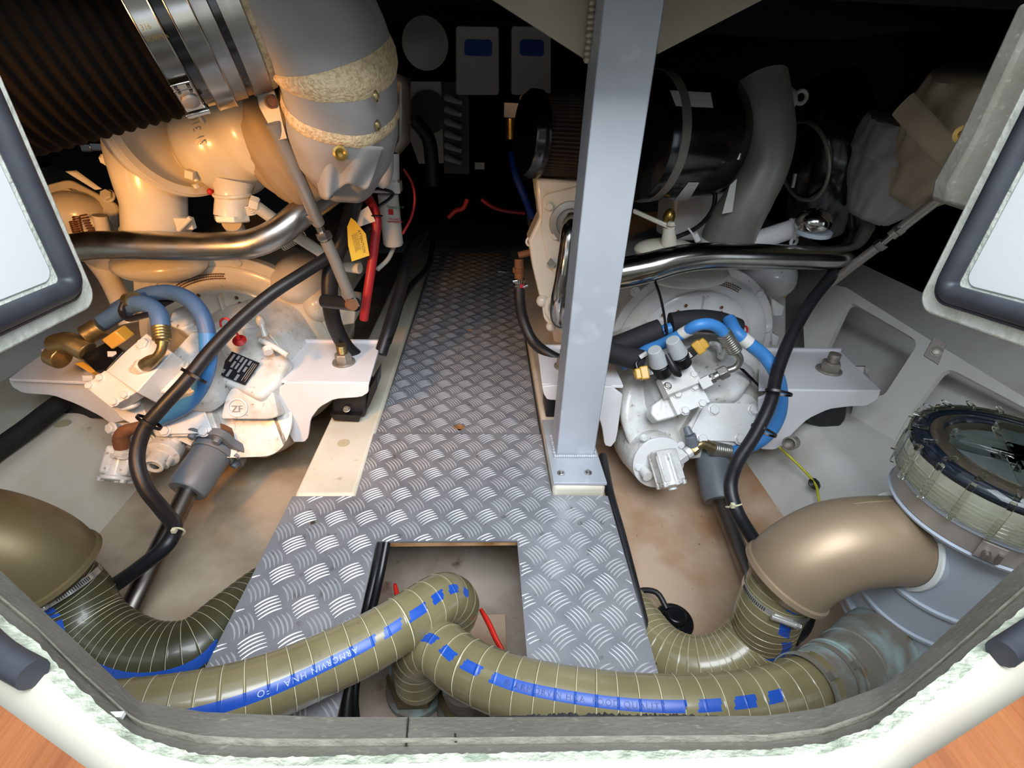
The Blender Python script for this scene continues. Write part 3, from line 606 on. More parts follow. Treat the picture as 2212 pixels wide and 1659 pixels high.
weld([V((.218, 1.146, .047)), V((.343, 1.146, .047))], .006, 'alu', pl); weld([V((.343, 1.15, .047)), V((.343, 1.25, .047))], .006, 'alu', pl); weld([V((.218, 1.15, .047)), V((.218, 1.25, .047))], .006, 'alu', pl)
for q in ((1212, 1022), (1270, 1021)):
    p = P(*q, z=.044); mb = MB().lathe(p, Z, [(.0115, 0), (.0115, .0015), (.008, .002)], 20); mb.hexb(p + Z*.0015, Z, .0072, .006, False); mb.cyl(p, p + Z*.010, .0042); part('bolt', mb, 'steel', bpl)
# ================================================================ GEARBOXES, FLYWHEEL HOUSINGS, BRACKETS
def slab(mb, l, pl, depth, taper=0., dirv=None):
    a = [pl.at(*q) for q in l]; c = sum(a, V((0, 0, 0)))/len(a); v = V(dirv)*depth if dirv else -pl.n*depth
    return mb.prism(a, v, top=[c + (p - c)*(1+taper) + v for p in a])
def rslab(mb, l, pl, depth, r=.012, taper=0., n=4, dirv=None):
    a = rrect(pl, l, r, n); c = sum(a, V((0, 0, 0)))/len(a); v = V(dirv)*depth if dirv else -pl.n*depth
    return mb.prism(a, v, top=[c + (p - c)*(1+taper) + v for p in a])
def bolts(l, pl, r, h, m, par, name='bolt', washer=True):
    for i, q in enumerate(l):
        mb = MB().hexb(pl.at(*q), pl.n, RP(r, pl.at(*q)), h, washer, rot=i*.7); part(name, mb, m, par, bevel=.0006)
def fp(l): return l
def bracket(name, top, web, Y, lab, m='plate_paint', nutpx=None, zt=.183, rusty='rustyzinc'):
    t = thing(name, lab, 'mounting bracket', P(*web[0], Y=Y)); pz = Plane((0, 0, zt), (0, 0, 1))
    mb = MB().prism([pz.at(*q) for q in top], (0, 0, -.010)); part('top_plate', mb, m, t, bevel=.002)
    mb = MB().prism([P(*q, Y=Y-.006) for q in web], (0, .012, 0)); part('front_web', mb, m, t, bevel=.002)
    a = P(*top[0], z=zt); b = P(*top[1], z=zt); mb = MB().box((a+b)/2 + V((0, 0, .004)), ((b-a).length, .012, .012)); part('rear_weld_edge', mb, m, t, bevel=.002)
    return t
def smooth_web(l, k=4):
    """round a traced 2D outline lightly (Chaikin)"""
    for _ in range(1):
        o = []
        for i in range(len(l)):
            a, b = l[i], l[(i+1) % len(l)]; o += [(a[0]*.85+b[0]*.15, a[1]*.85+b[1]*.15), (a[0]*.15+b[0]*.85, a[1]*.15+b[1]*.85)]
        l = o
    return l
def nut(px, py, z, par, m, r=.030, lab=None, studm=None):
    p = P(px, py, z=z); mb = MB().lathe(p, (0, 0, 1), [(r*1.15, 0), (r*1.12, .006), (r*.85, .008)], 28); mb.hexb(p + V((0, 0, .006)), (0, 0, 1), r*.86, .030, False); fn_ = part('flange_nut', mb, m, par, bevel=.001)
    mb = MB().cyl(p, p + V((0, 0, .066)), r*.50, n=20)
    for k in range(9): mb.torus(p + V((0, 0, .040 + k*.003)), (0, 0, 1), r*.50, .0009, 20, 6)
    part('threaded_stud', mb, studm or m, fn_)
b1 = bracket('mounting_bracket', [(640, 739), (823, 739), (797, 826), (589, 822)], smooth_web([(589, 825), (796, 829), (796, 848), (780, 858), (722, 862), (690, 880), (671, 905), (666, 945), (658, 955), (630, 955)]), 1.353, 'white gearbox bracket with a clean plated nut, left of the walkway')
nut(743, 783, .184, b1, 'rustyzinc', .033, studm='brassy')
b2 = bracket('mounting_bracket', [(1161, 750), (1312, 752), (1347, 833), (1171, 829)], smooth_web([(1171, 832), (1347, 836), (1332, 950), (1320, 966), (1306, 962), (1301, 925), (1290, 890), (1262, 872), (1225, 865), (1182, 864), (1174, 850)]), 1.330, 'white gearbox bracket half hidden behind the aluminium pillar')
nut(1215, 792, .184, b2, 'rustyzinc', .026)
b3 = bracket('mounting_bracket', [(1640, 756), (1815, 758), (1903, 843), (1640, 840)], smooth_web([(1640, 843), (1903, 846), (1894, 864), (1872, 877), (1835, 878), (1790, 884), (1745, 905), (1710, 938), (1692, 962), (1672, 972), (1640, 970)]), 1.318, 'white gearbox bracket with a corroded nut, pointing to the right hull side')
nut(1790, 800, .184, b3, 'rustyzinc', .037)
b4 = bracket('mounting_bracket', [(110, 750), (330, 770), (300, 830), (18, 818)], smooth_web([(18, 820), (300, 832), (300, 900), (240, 916), (215, 898), (165, 873), (114, 854), (50, 850), (26, 836)]), 1.385, 'shaded cream gearbox bracket at the far left beside the hatch door')
def mount(l, Y, depth, lab, z1=.16):
    t = thing('rubber_mount', lab, 'engine mount', P(*l[0], Y=Y)); mb = MB().prism([P(*q, Y=Y) for q in l], (0, depth, 0)); part('body', mb, 'rubber', t, bevel=.006); return t
m1 = mount([(716, 850), (792, 850), (790, 898), (776, 902), (718, 896)], 1.395, .12, 'black rubber mount with a small bolt under the left walkway bracket')
q = Plane(P(748, 885, z=.012), (0, -.25, 1)); mb = MB(); rslab(mb, [(712, 895), (780, 898), (775, 911), (722, 908)], Plane(P(748, 905, Y=1.372), (0, -1, 0)), .05, .003, dirv=(0, 1, 0)); ft_ = part('foot', mb, 'black', m1)
mb = MB().hexb(P(749, 884, Y=1.385), (0, -.45, .9), .010, .008); part('bolt', mb, 'rustyzinc', ft_)
mb = MB(); slab(mb, [(797, 838), (815, 808), (814, 840), (800, 872), (786, 900)], Plane(P(800, 850, Y=1.40), (0, -1, 0)), .08, dirv=(0, 1, 0)); part('side_cheek', mb, 'black', m1, bevel=.003)
mount([(1178, 862), (1200, 862), (1200, 925), (1180, 930)], 1.37, .10, 'black rubber mount partly hidden by the pillar foot')
mount(smooth_web([(1745, 885), (1835, 850), (1828, 905), (1815, 922), (1775, 925), (1742, 912)]), 1.38, .14, 'black rubber mount under the right hull bracket')
mount(smooth_web([(112, 840), (215, 862), (235, 905), (190, 905), (125, 898), (108, 870)]), 1.44, .14, 'black rubber mount in shade under the far left bracket')
# ---------------------------------------------------------------- flywheel housings (part of each engine)
def housing(par, cx, cz, Y, Rr, m, bl, holes, slot):
    c = V((cx, Y, cz)); mb = MB().lathe(c, (0, 1, 0), [(Rr*.93, -.004), (Rr, .0), (Rr, .035), (Rr*.94, .05), (Rr*.90, .35)], 72); 
    fh_ = part('flywheel_housing', mb, m, par, bevel=.003)
    mb = MB().lathe(c, (0, -1, 0), [(Rr*.905, 0), (Rr*.905, .010), (Rr*.88, .016), (Rr*.74, .020), (Rr*.70, .012)], 72, cap=False); mb.lathe(c, (0, -1, 0), [(Rr*.71, .006), (Rr*.70, .022), (Rr*.66, .030), (Rr*.40, .045), (.001, .045)], 72, cap=False)
    bc_ = part('bell_cover', mb, m, par)
    pl = Plane(c + V((0, -.001, 0)), (0, -1, 0)); bolts(bl, pl, 9, .009, m, fh_)
    for q in holes:
        mb = MB().lathe(P(*q, Y=Y-.045), (0, -1, .0), [(.0065, 0), (.0065, .0012), (.0045, .0014), (.0045, .0004)], 14, cap=True); part('drilled_hole', mb, 'rust', bc_)
    # perforated breather slot
    mb = MB(); a0, a1 = slot; K = 26
    for i in range(K + 1):
        a = math.radians(a0 + (a1-a0)*i/K)
        for k in range(3):
            rr_ = Rr*(.80 + .022*k); aa = a + (.5 if k % 2 else 0)*math.radians((a1-a0)/K); d = V((math.cos(aa), 0, math.sin(aa))); mb.box(c + d*rr_ + V((0, -.0215, 0)), (.0052, .002, .0042), (V((-d.z, 0, d.x)), V((0, 1, 0)), d))
    part('breather_grille', mb, 'rust', fh_); 
    for ang in (92,):
        d = V((math.cos(math.radians(ang)), 0, math.sin(math.radians(ang)))); mb = MB().box(c + d*Rr*.53 + V((0, -.044, 0)), (.008, .03, Rr*.28), (V((d.z, 0, -d.x)), V((0, 1, 0)), d)); part('web_rib', mb, m, par, bevel=.003)
eR = thing('marine_engine', 'white marine diesel engine at the right, behind the gearbox with bright blue hoses', 'engine', (.80, 2.0, -.2))
eL = thing('marine_engine', 'cream marine diesel engine at the left in warm light, behind the gearbox', 'engine', (-.91, 2.0, -.2))
housing(eR, .838, .125, 1.75, .335, 'enamel', [(1372, 630), (1640, 634), (1657, 710), (1662, 790)], [(1482, 660), (1559, 664), (1558, 675), (1465, 673), (1432, 680)], (62, 112))
housing(eL, -.915, .095, 1.72, .372, 'enamelc', [(333, 608), (515, 567), (686, 690), (700, 760)], [(429, 638), (511, 643), (518, 655), (562, 680), (614, 713)], (88, 128))
# engine blocks behind
def blk(par, nm, l, Y, depth, m, bev=.015, taper=0.): mb = MB(); pl = Plane((0, Y, 0), (0, -1, 0)); slab(mb, l, pl, depth, taper, dirv=(0, 1, 0)); return part(nm, mb, m, par, bevel=bev, seg=3)
blk(eR, 'cylinder_block', [(1170, 560), (1650, 560), (1700, 640), (1700, 800), (1200, 760)], 1.95, .9, 'enamel')
blk(eL, 'cylinder_block', [(200, 575), (690, 560), (720, 600), (720, 700), (300, 700)], 1.95, .9, 'enamelc')
blk(eL, 'housing_lug', [(285, 590), (340, 588), (330, 660), (290, 665)], 1.735, .10, 'enamelc', .006)
blk(eL, 'housing_lug', [(715, 640), (770, 652), (765, 700), (730, 705)], 1.76, .10, 'enamelc', .006)
blk(eR, 'housing_lug', [(1668, 645), (1697, 662), (1690, 684), (1672, 684)], 1.735, .12, 'enamel', .006)
blk(eR, 'housing_lug', [(1668, 720), (1684, 728), (1680, 745), (1668, 748)], 1.735, .06, 'enamel', .004)
# rounded castings beside the left housing (starter bulge) and others
mb = MB().ball(P(655, 598, Y=1.80), (.105, .16, .085)); mb.ball(P(700, 640, Y=1.80), (.07, .14, .085)); part('starter_casting', mb, 'enamelc', eL, smooth=80)
mb = MB().ball(P(1655, 590, Y=1.92), (.10, .16, .10)); part('starter_casting', mb, 'enamel', eR, smooth=80)
# pan under the exhaust pipe
mb = MB().ball(P(345, 570, Y=1.66), (.150, .11, .055)); part('exhaust_shroud', mb, 'enamelc', eL, smooth=80)
mb = MB().ball(P(1478, 590, Y=1.68), (.165, .10, .048)); part('exhaust_shroud', mb, 'enamel', eR, smooth=80)
mb = MB().tube([P(205, 560, Y=1.85), P(235, 600, Y=1.80), P(262, 655, Y=1.75), P(280, 700, Y=1.72)], .033); part('water_pipe', mb, 'enamelc', eL)
# ================================================================ RIGHT GEARBOX
gR = thing('gearbox', 'white marine gearbox at the right with two yellow-capped solenoids', 'gearbox', (.72, 1.35, -.12))
n0 = V((0, -.80, .60)); pM = Plane(P(1500, 900, Y=1.36), n0)
mb = MB(); rslab(mb, [(1352, 835), (1420, 775), (1590, 735), (1652, 790), (1668, 900), (1610, 985), (1480, 1000), (1365, 985), (1340, 905)], pM, .42, .05, .04, n=5, dirv=(0, .97, .1)); part('main_casing', mb, 'cast', gR, bevel=.022, seg=4)
mb = MB(); pU = Plane(P(1500, 800, Y=1.42), (0, -.55, .83)); rslab(mb, [(1400, 800), (1455, 745), (1555, 738), (1640, 800), (1600, 860), (1420, 865)], pU, .12, .03, .1); part('upper_casing', mb, 'cast', gR, bevel=.02, seg=4)
mb = MB(); mb.tube([P(1560, 730, Y=1.5), P(1570, 752, Y=1.44), P(1555, 775, Y=1.42)], .012); mb.tube([P(1535, 742, Y=1.46), P(1552, 745, Y=1.43), P(1555, 772, Y=1.42)], .008); part('lifting_lug', mb, 'cast', gR)
# pump drum at lower left with cover disc
ax = _n(V((.06, -.90, .28))); cD = P(1424, 1000, Y=1.235)
mb = MB().lathe(cD - ax*.22, ax, [(.085, 0), (.092, .08), (.090, .20), (.084, .210)], 56); part('pump_drum', mb, 'cast', gR, bevel=.002)
mb = MB().lathe(cD - ax*.012, ax, [(.086, 0), (.090, .004), (.090, .010), (.084, .013)], 56); dc_ = part('drum_cover', mb, 'enamel', gR)
pD = Plane(cD + ax*.001, ax); bolts([(1391, 946), (1471, 962), (1378, 1010)], pD, 7, .007, 'enamel', dc_)
# gear pump
gx = _n(V((.16, -.66, -.55))); g0 = P(1432, 985, Y=1.215)
x_, y_, z_ = frame(gx, (1, .3, 0)); mb = MB().box(g0 + gx*.035, (.075, .062, .10), (x_, y_, z_)); mb.cyl(g0 + gx*.0, g0 + gx*.10, .034, n=28)
for dx in (-.024, 0, .024): mb.cyl(g0 + x_*dx - gx*.02, g0 + x_*dx + gx*.088, .0135, n=18)
part('gear_pump', mb, 'cast', gR, bevel=.004)
for i, (dx, dy) in enumerate(((-.034, .02), (.034, .018), (-.034, -.022), (.034, -.024), (0, .034))):
    mb = MB().cyl(g0 + x_*dx + y_*dy - gx*.0, g0 + x_*dx + y_*dy + gx*.092, .0062, n=14); mb.hexb(g0 + x_*dx + y_*dy + gx*.090, gx, .0085, .010); part('pump_bolt', mb, 'cast', gR)
mb = MB().lathe(g0 + gx*.085, gx, [(.040, 0), (.040, .012), (.024, .018), (.014, .019), (.0135, .026), (.006, .026)], 28); part('pump_end_cover', mb, 'cast', gR, bevel=.001)
mb = MB(); mb.cyl(P(1385, 1008, Y=1.24), P(1400, 1030, Y=1.19), .018); part('side_boss', mb, 'cast', gR)
# hexagonal inspection cover
pH = Plane(P(1565, 915, Y=1.305), (.04, -.80, .60)); mb = MB(); rslab(mb, [(1536, 871), (1618, 871), (1638, 884), (1613, 955), (1502, 951), (1492, 934), (1517, 884)], pH, .012, .006); ic_ = part('inspection_cover', mb, 'enamel', gR, bevel=.0015)
bolts([(1541, 885), (1627, 885), (1598, 948), (1516, 948)], pH, 11, .013, 'enamel', ic_)
mb = MB(); rslab(mb, [(1530, 850), (1622, 850), (1650, 880), (1622, 965), (1495, 962), (1480, 930)], pH.off(-.013), .09, .01, .04); part('cover_seat', mb, 'cast', gR, bevel=.005)
# valve block
pV = Plane(P(1490, 860, Y=1.275), (-.10, -.72, .68)); mb = MB(); slab(mb, [(1443, 853), (1511, 825), (1535, 868), (1464, 897)], pV, .06); vc_ = part('valve_cover', mb, 'enamel', gR, bevel=.002)
bolts([(1500, 836), (1463, 852), (1516, 872), (1479, 887)], pV.off(.001), 8.5, .012, 'enamel', vc_)
pV2 = Plane(P(1470, 825, Y=1.285), (-.10, -.60, .79)); mb = MB(); slab(mb, [(1424, 812), (1490, 782), (1517, 824), (1443, 853)], pV2, .05); part('valve_body', mb, 'enamel', gR, bevel=.002)
bolts([(1498, 810)], pV2, 7.5, .009, 'enamel', gR); bolts([(1442, 834)], pV2, 7.5, .009, 'zinc', gR)
mb = MB(); rslab(mb, [(1408, 876), (1444, 850), (1462, 880), (1466, 898), (1420, 910), (1406, 895)], pV.off(-.024), .07, .006, .0); part('side_port_block', mb, 'cast', gR, bevel=.006)
# solenoids: grey cap, black coil, yellow connector
def solenoid(cap0, cap1, coil, yel, yaw, txt=None):
    a = P(*cap0, Y=1.30); b = P(*cap1, d=D(a) - .035); mb = MB().cyl(a, b, RP(21, a), RP(14.5, b), n=28); s = part('solenoid_cap', mb, 'greycap', gR, bevel=.002)
    c = P(*coil, Y=1.31); mb = MB().cyl(a - (b-a).normalized()*.004, a - (b-a).normalized()*.045, RP(21, a), n=28); y = P(*yel, Y=1.31); u = _n(y - c); x, w, _ = frame(u, n0)
    mb.box(c.lerp(y, .40), ((y-c).length*.9, .028, .034), (u, w, x)); part('solenoid_coil', mb, 'black', gR, bevel=.003)
    mb = MB().box(y, (.026, .042, .044), (u, w, x)); mb.box(y + u*.018, (.020, .034, .036), (u, w, x)); mb.cyl(y + u*.015, y + u*.030, .012); part('yellow_connector', mb, 'yellowcap', gR, bevel=.004)
    fn = onplane(Plane(c.lerp(y, .45) + x*.0172, x), c.lerp(y, .45) + x*.0172, -w); mb = MB()
    for k in range(4): mb.box(fn(-.008 + .0045*k, -.002), (.0028, .010, .0006), (w, u, x))
    part('coil_print', mb, 'labelw', gR)
solenoid((1424, 785), (1413, 755), (1425, 800), (1390, 806), 0); solenoid((1465, 765), (1452, 734), (1470, 778), (1508, 750), 0)
mb = MB().tube([P(1440, 765, Y=1.29), P(1452, 788, Y=1.27), P(1462, 805, Y=1.262), P(1470, 812, Y=1.26)], [.008, .009, .015, .006], n=14); part('wiring_boot', mb, 'rubber', gR)
for a, b in (((1382, 772), (1398, 762)), ((1462, 732), (1480, 726))):
    mb = MB().box((P(*a, Y=1.33)+P(*b, Y=1.33))/2, ((P(*a, Y=1.33)-P(*b, Y=1.33)).length, .012, .010), frame(P(*b, Y=1.33)-P(*a, Y=1.33))[::-1]); part('wire_plug', mb, 'labelw', gR, bevel=.001)
mb = MB().tube([P(1384, 774, Y=1.33), P(1374, 785, Y=1.32), P(1377, 796, Y=1.31)], .004, n=8); part('wire', mb, 'black', gR)
# data plate at the right flank and casting numbers
pN = Plane(P(1625, 815, Y=1.38), (.45, -.55, .70)); mb = MB(); slab(mb, [(1595, 793), (1607, 797), (1655, 845), (1652, 848)], pN, .002); part('data_plate', mb, 'label', gR)
mb = MB()
text_mb(mb, '70', .020, onplane(pM, pM.at(1408, 882), (1, 0, -.1), .003)); text_mb(mb, 'M', .018, onplane(pM, pM.at(1413, 896), (1, 0, -.1), .003)); part('casting_numbers', mb, 'print', gR)
# fitting row to the upper blue hose
def fit(par, segs, m, name='hose_fitting', hexes=()):
    mb = MB()
    for a, b, r in segs: mb.cyl(a, b, r, n=22)
    for a, ax_, r, h in hexes: mb.hexb(a, ax_, r, h, False)
    return part(name, mb, m, par, bevel=.001)
Yf = 1.285
a, b, c_, d_, e_ = P(1512, 831, Y=Yf), P(1534, 820, Y=Yf), P(1556, 808, Y=Yf), P(1580, 797, Y=Yf), P(1590, 787, Y=Yf)
u = _n(b-a); mb = MB(); x, y, z = frame(u, n0); mb.box(a.lerp(b, .5), (.034, .034, (b-a).length), (x, y, z)); part('port_adapter', mb, 'enamel', gR, bevel=.002)
fit(gR, [(b, c_, .013)], 'zinc', hexes=[(b + u*.004, u, .0165, .012), (c_ - u*.006, u, .022, .030)])
mb = MB().tube([c_ + u*.02, P(1590, 793, Y=Yf), P(1599, 778, Y=Yf), P(1594, 765, Y=Yf), P(1586, 755, Y=Yf)], .0105, n=18); part('bent_tube', mb, 'zinc', gR)
# ---- upper blue hose (short, with crimped ferrule)
def hose(name, l, Y, r, m, lab, step=.01, ends=(), n=18):
    pts = [P(q[0], q[1], Y=(q[2] if len(q) > 2 else Y)) for q in l]; t = thing(name, lab, 'hose', min(pts, key=lambda p: p.z)); mb = MB().tube(pts, r, n=n, step=step); part('hose', mb, m, t, smooth=60)
    return t, pts
def ferrule(t, a, b, r, m='zinc', name='ferrule'):
    u = _n(b-a); L = (b-a).length; k = max(3, int(L/.008)); pr = [(r*.8, 0)]
    for i in range(k): pr += [(r*1.06, L*(i+.15)/k), (r*1.06, L*(i+.7)/k), (r*.97, L*(i+.85)/k)]
    mb = MB().lathe(a, u, pr + [(r*.8, L)], 22); part(name, mb, m, t)
h, pp = hose('hydraulic_hose', [(1565, 722), (1552, 708), (1530, 700), (1505, 703), (1480, 718, 1.31), (1455, 731, 1.33), (1425, 745, 1.36), (1395, 757, 1.38), (1372, 772, 1.40), (1345, 790, 1.42)], 1.285, .0175, 'bluehose', 'bright blue hydraulic hose arching over the solenoids of the right gearbox')
ferrule(h, P(1588, 758, Y=1.285), P(1562, 718, Y=1.285), .021)
mb = MB().tube([P(1490, 712, Y=1.30), P(1472, 722, Y=1.318)], .0182, n=18); part('white_band', mb, 'labelw', h)
# ---- long blue hose to the gear pump
h2, pp = hose('hydraulic_hose', [(1575, 690, 1.40), (1592, 720, 1.34), (1618, 742, 1.32), (1652, 770, 1.30), (1676, 806), (1687, 850), (1682, 900), (1662, 935), (1630, 960), (1588, 973), (1570, 974)], 1.27, .0205, 'bluehose', 'bright blue hydraulic hose curving down to the right gearbox pump, tied to a black conduit')
mb = MB().tube([P(1603, 730, Y=1.326), P(1618, 742, Y=1.318)], .0215, n=18); part('white_band', mb, 'labelw', h2)
ferrule(h2, P(1536, 968, Y=1.262), P(1575, 974, Y=1.27), .0225)
mb = MB().tube([P(1540, 966, Y=1.262), P(1515, 958, Y=1.262), P(1500, 968, Y=1.255)], [.019, .017, .014], n=18); mb.hexb(P(1503, 966, Y=1.255), P(1480, 985, Y=1.24) - P(1503, 966, Y=1.255), .021, .022, False); part('elbow_fitting', mb, 'brassy', h2)
u = P(1455, 1000, Y=1.225) - P(1490, 975, Y=1.245); x, y, z = frame(u, (0, 0, 1)); mb = MB().box(P(1468, 991, Y=1.232), (.030, .030, .050), (x, y, z)); mb.hexb(P(1492, 973, Y=1.247), u, .019, .02, False); part('port_adapter', mb, 'enamel', h2, bevel=.002)
mb = MB().cyl(P(1482, 922, Y=1.28), P(1490, 940, Y=1.26), .011, .014); mb.cyl(P(1490, 940, Y=1.26), P(1498, 962, Y=1.25), .019); part('oil_sensor', mb, 'greypaint', gR, bevel=.002)
# black foam sleeves on the blue hose
for l, r, lab in (([(1312, 790), (1345, 772), (1390, 755), (1436, 712)], .0, ''),):
    pass
def sleeve(l, r, Y, lab):
    mb = MB().tube([P(*q, Y=Y) for q in l], r, n=24); return solo('foam_sleeve', mb, 'foamblack', lab, 'pipe sleeve', bevel=.002)
sleeve([(1300, 760), (1360, 738), (1400, 722), (1428, 712)], .036, 1.42, 'black foam sleeve left of the thin black strap on the right gearbox')
sleeve([(1448, 700), (1500, 693), (1550, 697), (1592, 712)], .037, 1.44, 'black foam sleeve right of the thin black strap on the right gearbox')
sleeve([(1305, 758), (1350, 770), (1385, 778)], .034, 1.36, 'short black foam sleeve end beside the aluminium pillar')
mb = MB().tube([P(1425, 716, Y=1.43), P(1438, 712, Y=1.43), P(1450, 708, Y=1.43)], .0178); solo('hydraulic_hose', mb, 'bluehose', 'short blue hose stub showing between two black foam sleeves', 'hose')
mb = MB().tube([P(1412, 600, Y=1.60), P(1426, 640, Y=1.5), P(1436, 690, Y=1.40), P(1438, 715, Y=1.36)], .007, flat=.5); mb.torus(P(1438, 714, Y=1.43), (1, -.1, .2), .021, .004, 24, 8); solo('rubber_strap', mb, 'rubber', 'thin black rubber strap holding the foam sleeves, hanging from the chrome pipe', 'strap')
# small wire conduit above
# ================================================================ RIGHT CONDUIT, SHAFT
def conduit(l, r, lab, ties, m='rubber', tm='tie', whites=(), name='conduit'):
    pts = [P(q[0], q[1], d=q[2]) for q in l]; t = thing(name, lab, 'cable conduit', min(pts, key=lambda p: p.z)); mb = MB().tube(pts, r, n=20); part('sleeve', mb, m, t, smooth=60)
    return t, pts
cR, pts = conduit([(1835, 520, 1.62), (1800, 590, 1.58), (1752, 652, 1.54), (1710, 725, 1.50), (1680, 800, 1.46), (1664, 870, 1.42), (1630, 940, 1.40), (1592, 1000, 1.38), (1578, 1050, 1.35), (1590, 1100, 1.33), (1618, 1150, 1.32), (1665, 1215, 1.30)], .0185, 'black cable conduit running down the right gearbox beside the long blue hose', ())
mb = MB(); c = P(1585, 1092, d=1.335); mb.torus(c, P(1600, 1120, d=1.33) - P(1578, 1050, d=1.35), .0195, .0028, 28, 8); mb.box(P(1583, 1092, d=1.31), (.010, .010, .012)); part('white_cable_tie', mb, 'wire', cR)
for (q, w, ax0) in (((1682, 848), (26, 6), (0, 60)), ((1650, 930), (26, 14), (-34, 50))):
    cc = P(*q, d=1.41); wv = P(q[0]+w[0], q[1]+w[1], d=1.41) - cc; az = P(q[0]+ax0[0], q[1]+ax0[1], d=1.40) - cc; x = _n(wv); z = _n(az - x*az.dot(x)); y = z.cross(x); mb = MB(); rs = []
    K = 28
    for i in range(K):
        a = 2*math.pi*i/K; d = x*math.cos(a)*.036 + y*math.sin(a)*.022; n_ = _n(x*math.cos(a)/.036 + y*math.sin(a)/.022)
        rs.append([cc + d + z*.0035, cc + d + n_*.003 + z*.0035, cc + d + n_*.003 - z*.0035, cc + d - z*.0035])
    mb.rings(rs, False, True); part('cable_tie', mb, 'tie', cR)
sR = thing('propeller_shaft', 'grey coupling and steel propeller shaft below the right gearbox', 'propeller shaft', (.78, .9, -.26))
a = P(1536, 985, Y=1.30); b = P(1556, 1082, Y=1.16); u = _n(b-a); mb = MB().lathe(a, u, [(.050, -.05), (.056, 0), (.057, (b-a).length*.85), (.050, (b-a).length), (.031, (b-a).length*1.0)], 44); part('coupling_sleeve', mb, 'greypaint', sR, bevel=.002)
mb = MB().lathe(a - u*.005, u, [(.095, -.05), (.098, -.04), (.098, -.022), (.060, -.015)], 44); cf_ = part('coupling_flange', mb, 'greypaint', sR, bevel=.002)
for k in range(6):
    x, y, z = frame(u); aa = k*math.pi/3 + .4; p = a + (x*math.cos(aa) + y*math.sin(aa))*.079 - u*.026; mb = MB().hexb(p, u, .012, .013); part('flange_bolt', mb, 'greypaint', cf_, bevel=.001)
c_ = P(1640, 1300, z=-.215); c_ = b + (c_ - b)*1.25; mb = MB().cyl(b + (b-c_)*.08, c_, .0255, n=32); part('shaft', mb, 'shaft', sR)
# yellow-green earth cable with black gland, bilge float, through-hull hole
mb = MB().tube([P(1683, 965, z=-.02), P(1712, 992, z=-.04), P(1745, 1025, z=-.06), P(1763, 1050, z=-.07), P(1768, 1075, z=-.08), P(1775, 1110, z=-.12), P(1800, 1180, z=-.16), P(1812, 1240, z=-.18)], .0042, n=10); cg = thing('earth_cable', 'thin yellow and green earth cable on the right bearer', 'cable', P(1763, 1050, z=-.08)); part('cable', mb, 'cable', cg)
mb = MB().lathe(P(1757, 1046, z=-.078), (.1, -.5, .85), [(.019, 0), (.021, .006), (.013, .012), (.006, .014)], 9); part('gland', mb, 'rubber', cg)
mb = MB().lathe(P(1706, 958, Y=1.235), (-.75, -.55, .25), [(.023, -.03), (.023, .004), (.018, .005), (.018, -.02), (.001, -.02)], 28, cap=False); solo('through_fitting', mb, 'dullsteel', 'dark round drain hole in the right bearer flank below the bracket', 'pipe end')
fs = thing('float_switch', 'black round float switch on the bilge floor beside the right bilge hose', 'float switch', P(1450, 1360, z=-.26)); c = P(1455, 1345, z=-.255); mb = MB().lathe(c, (0, 0, 1), [(.052, 0), (.052, .012), (.047, .018), (.030, .020), (.028, .034), (.024, .040), (.001, .041)], 40)
part('body', mb, 'black', fs, bevel=.002); mb = MB().tube([c + V((-.02, .02, .035)), c + V((-.04, .06, .05)), c + V((-.09, .075, .03)), c + V((-.12, .02, .0)), c + V((-.15, -.05, .0))], .008); part('cable', mb, 'rubber', fs)
mb = MB().ball(P(1478, 1382, z=-.215), .005); part('white_button', mb, 'labelw', fs)
# ================================================================ LEFT GEARBOX
gL = thing('gearbox', 'white marine gearbox at the left with black data plate and raised round emblem', 'gearbox', (-.90, 1.35, -.15))
pA = Plane(P(530, 870, Y=1.36), (.05, -.78, .62))
mb = MB(); rslab(mb, [(402, 742), (520, 690), (600, 730), (628, 850), (632, 930), (600, 985), (470, 990), (352, 935), (330, 830)], pA, .36, .05, .05, n=5, dirv=(0, .97, .1)); part('main_casing', mb, 'cast', gL, bevel=.02, seg=4)
pB = Plane(P(535, 795, Y=1.38), (.05, -.50, .86)); mb = MB(); rslab(mb, [(455, 720), (560, 700), (625, 775), (600, 830), (560, 860), (470, 820)], pB, .10, .02, .06); part('upper_casing', mb, 'cast', gL, bevel=.02, seg=4)
# emblem pad
pE = Plane(P(535, 880, Y=1.30), (.06, -.90, .42)); mb = MB(); rslab(mb, [(487, 860), (500, 838), (590, 846), (602, 900), (580, 906), (476, 905)], pE, .10, .012, .08); eb_ = part('emblem_boss', mb, 'cast', gL, bevel=.008, seg=4)
pe = pE.off(.003); c = pe.at(513, 881); mb = MB().torus(c, pe.n, RP(19, c), .0026, 40, 8)
part('raised_emblem', mb, 'enamel', eb_); mb = MB(); text_mb(mb, 'ZF', .030, onplane(pe, pe.at(500, 890), (1, 0, 0), .0012)); part('emblem_letters', mb, 'print', eb_)
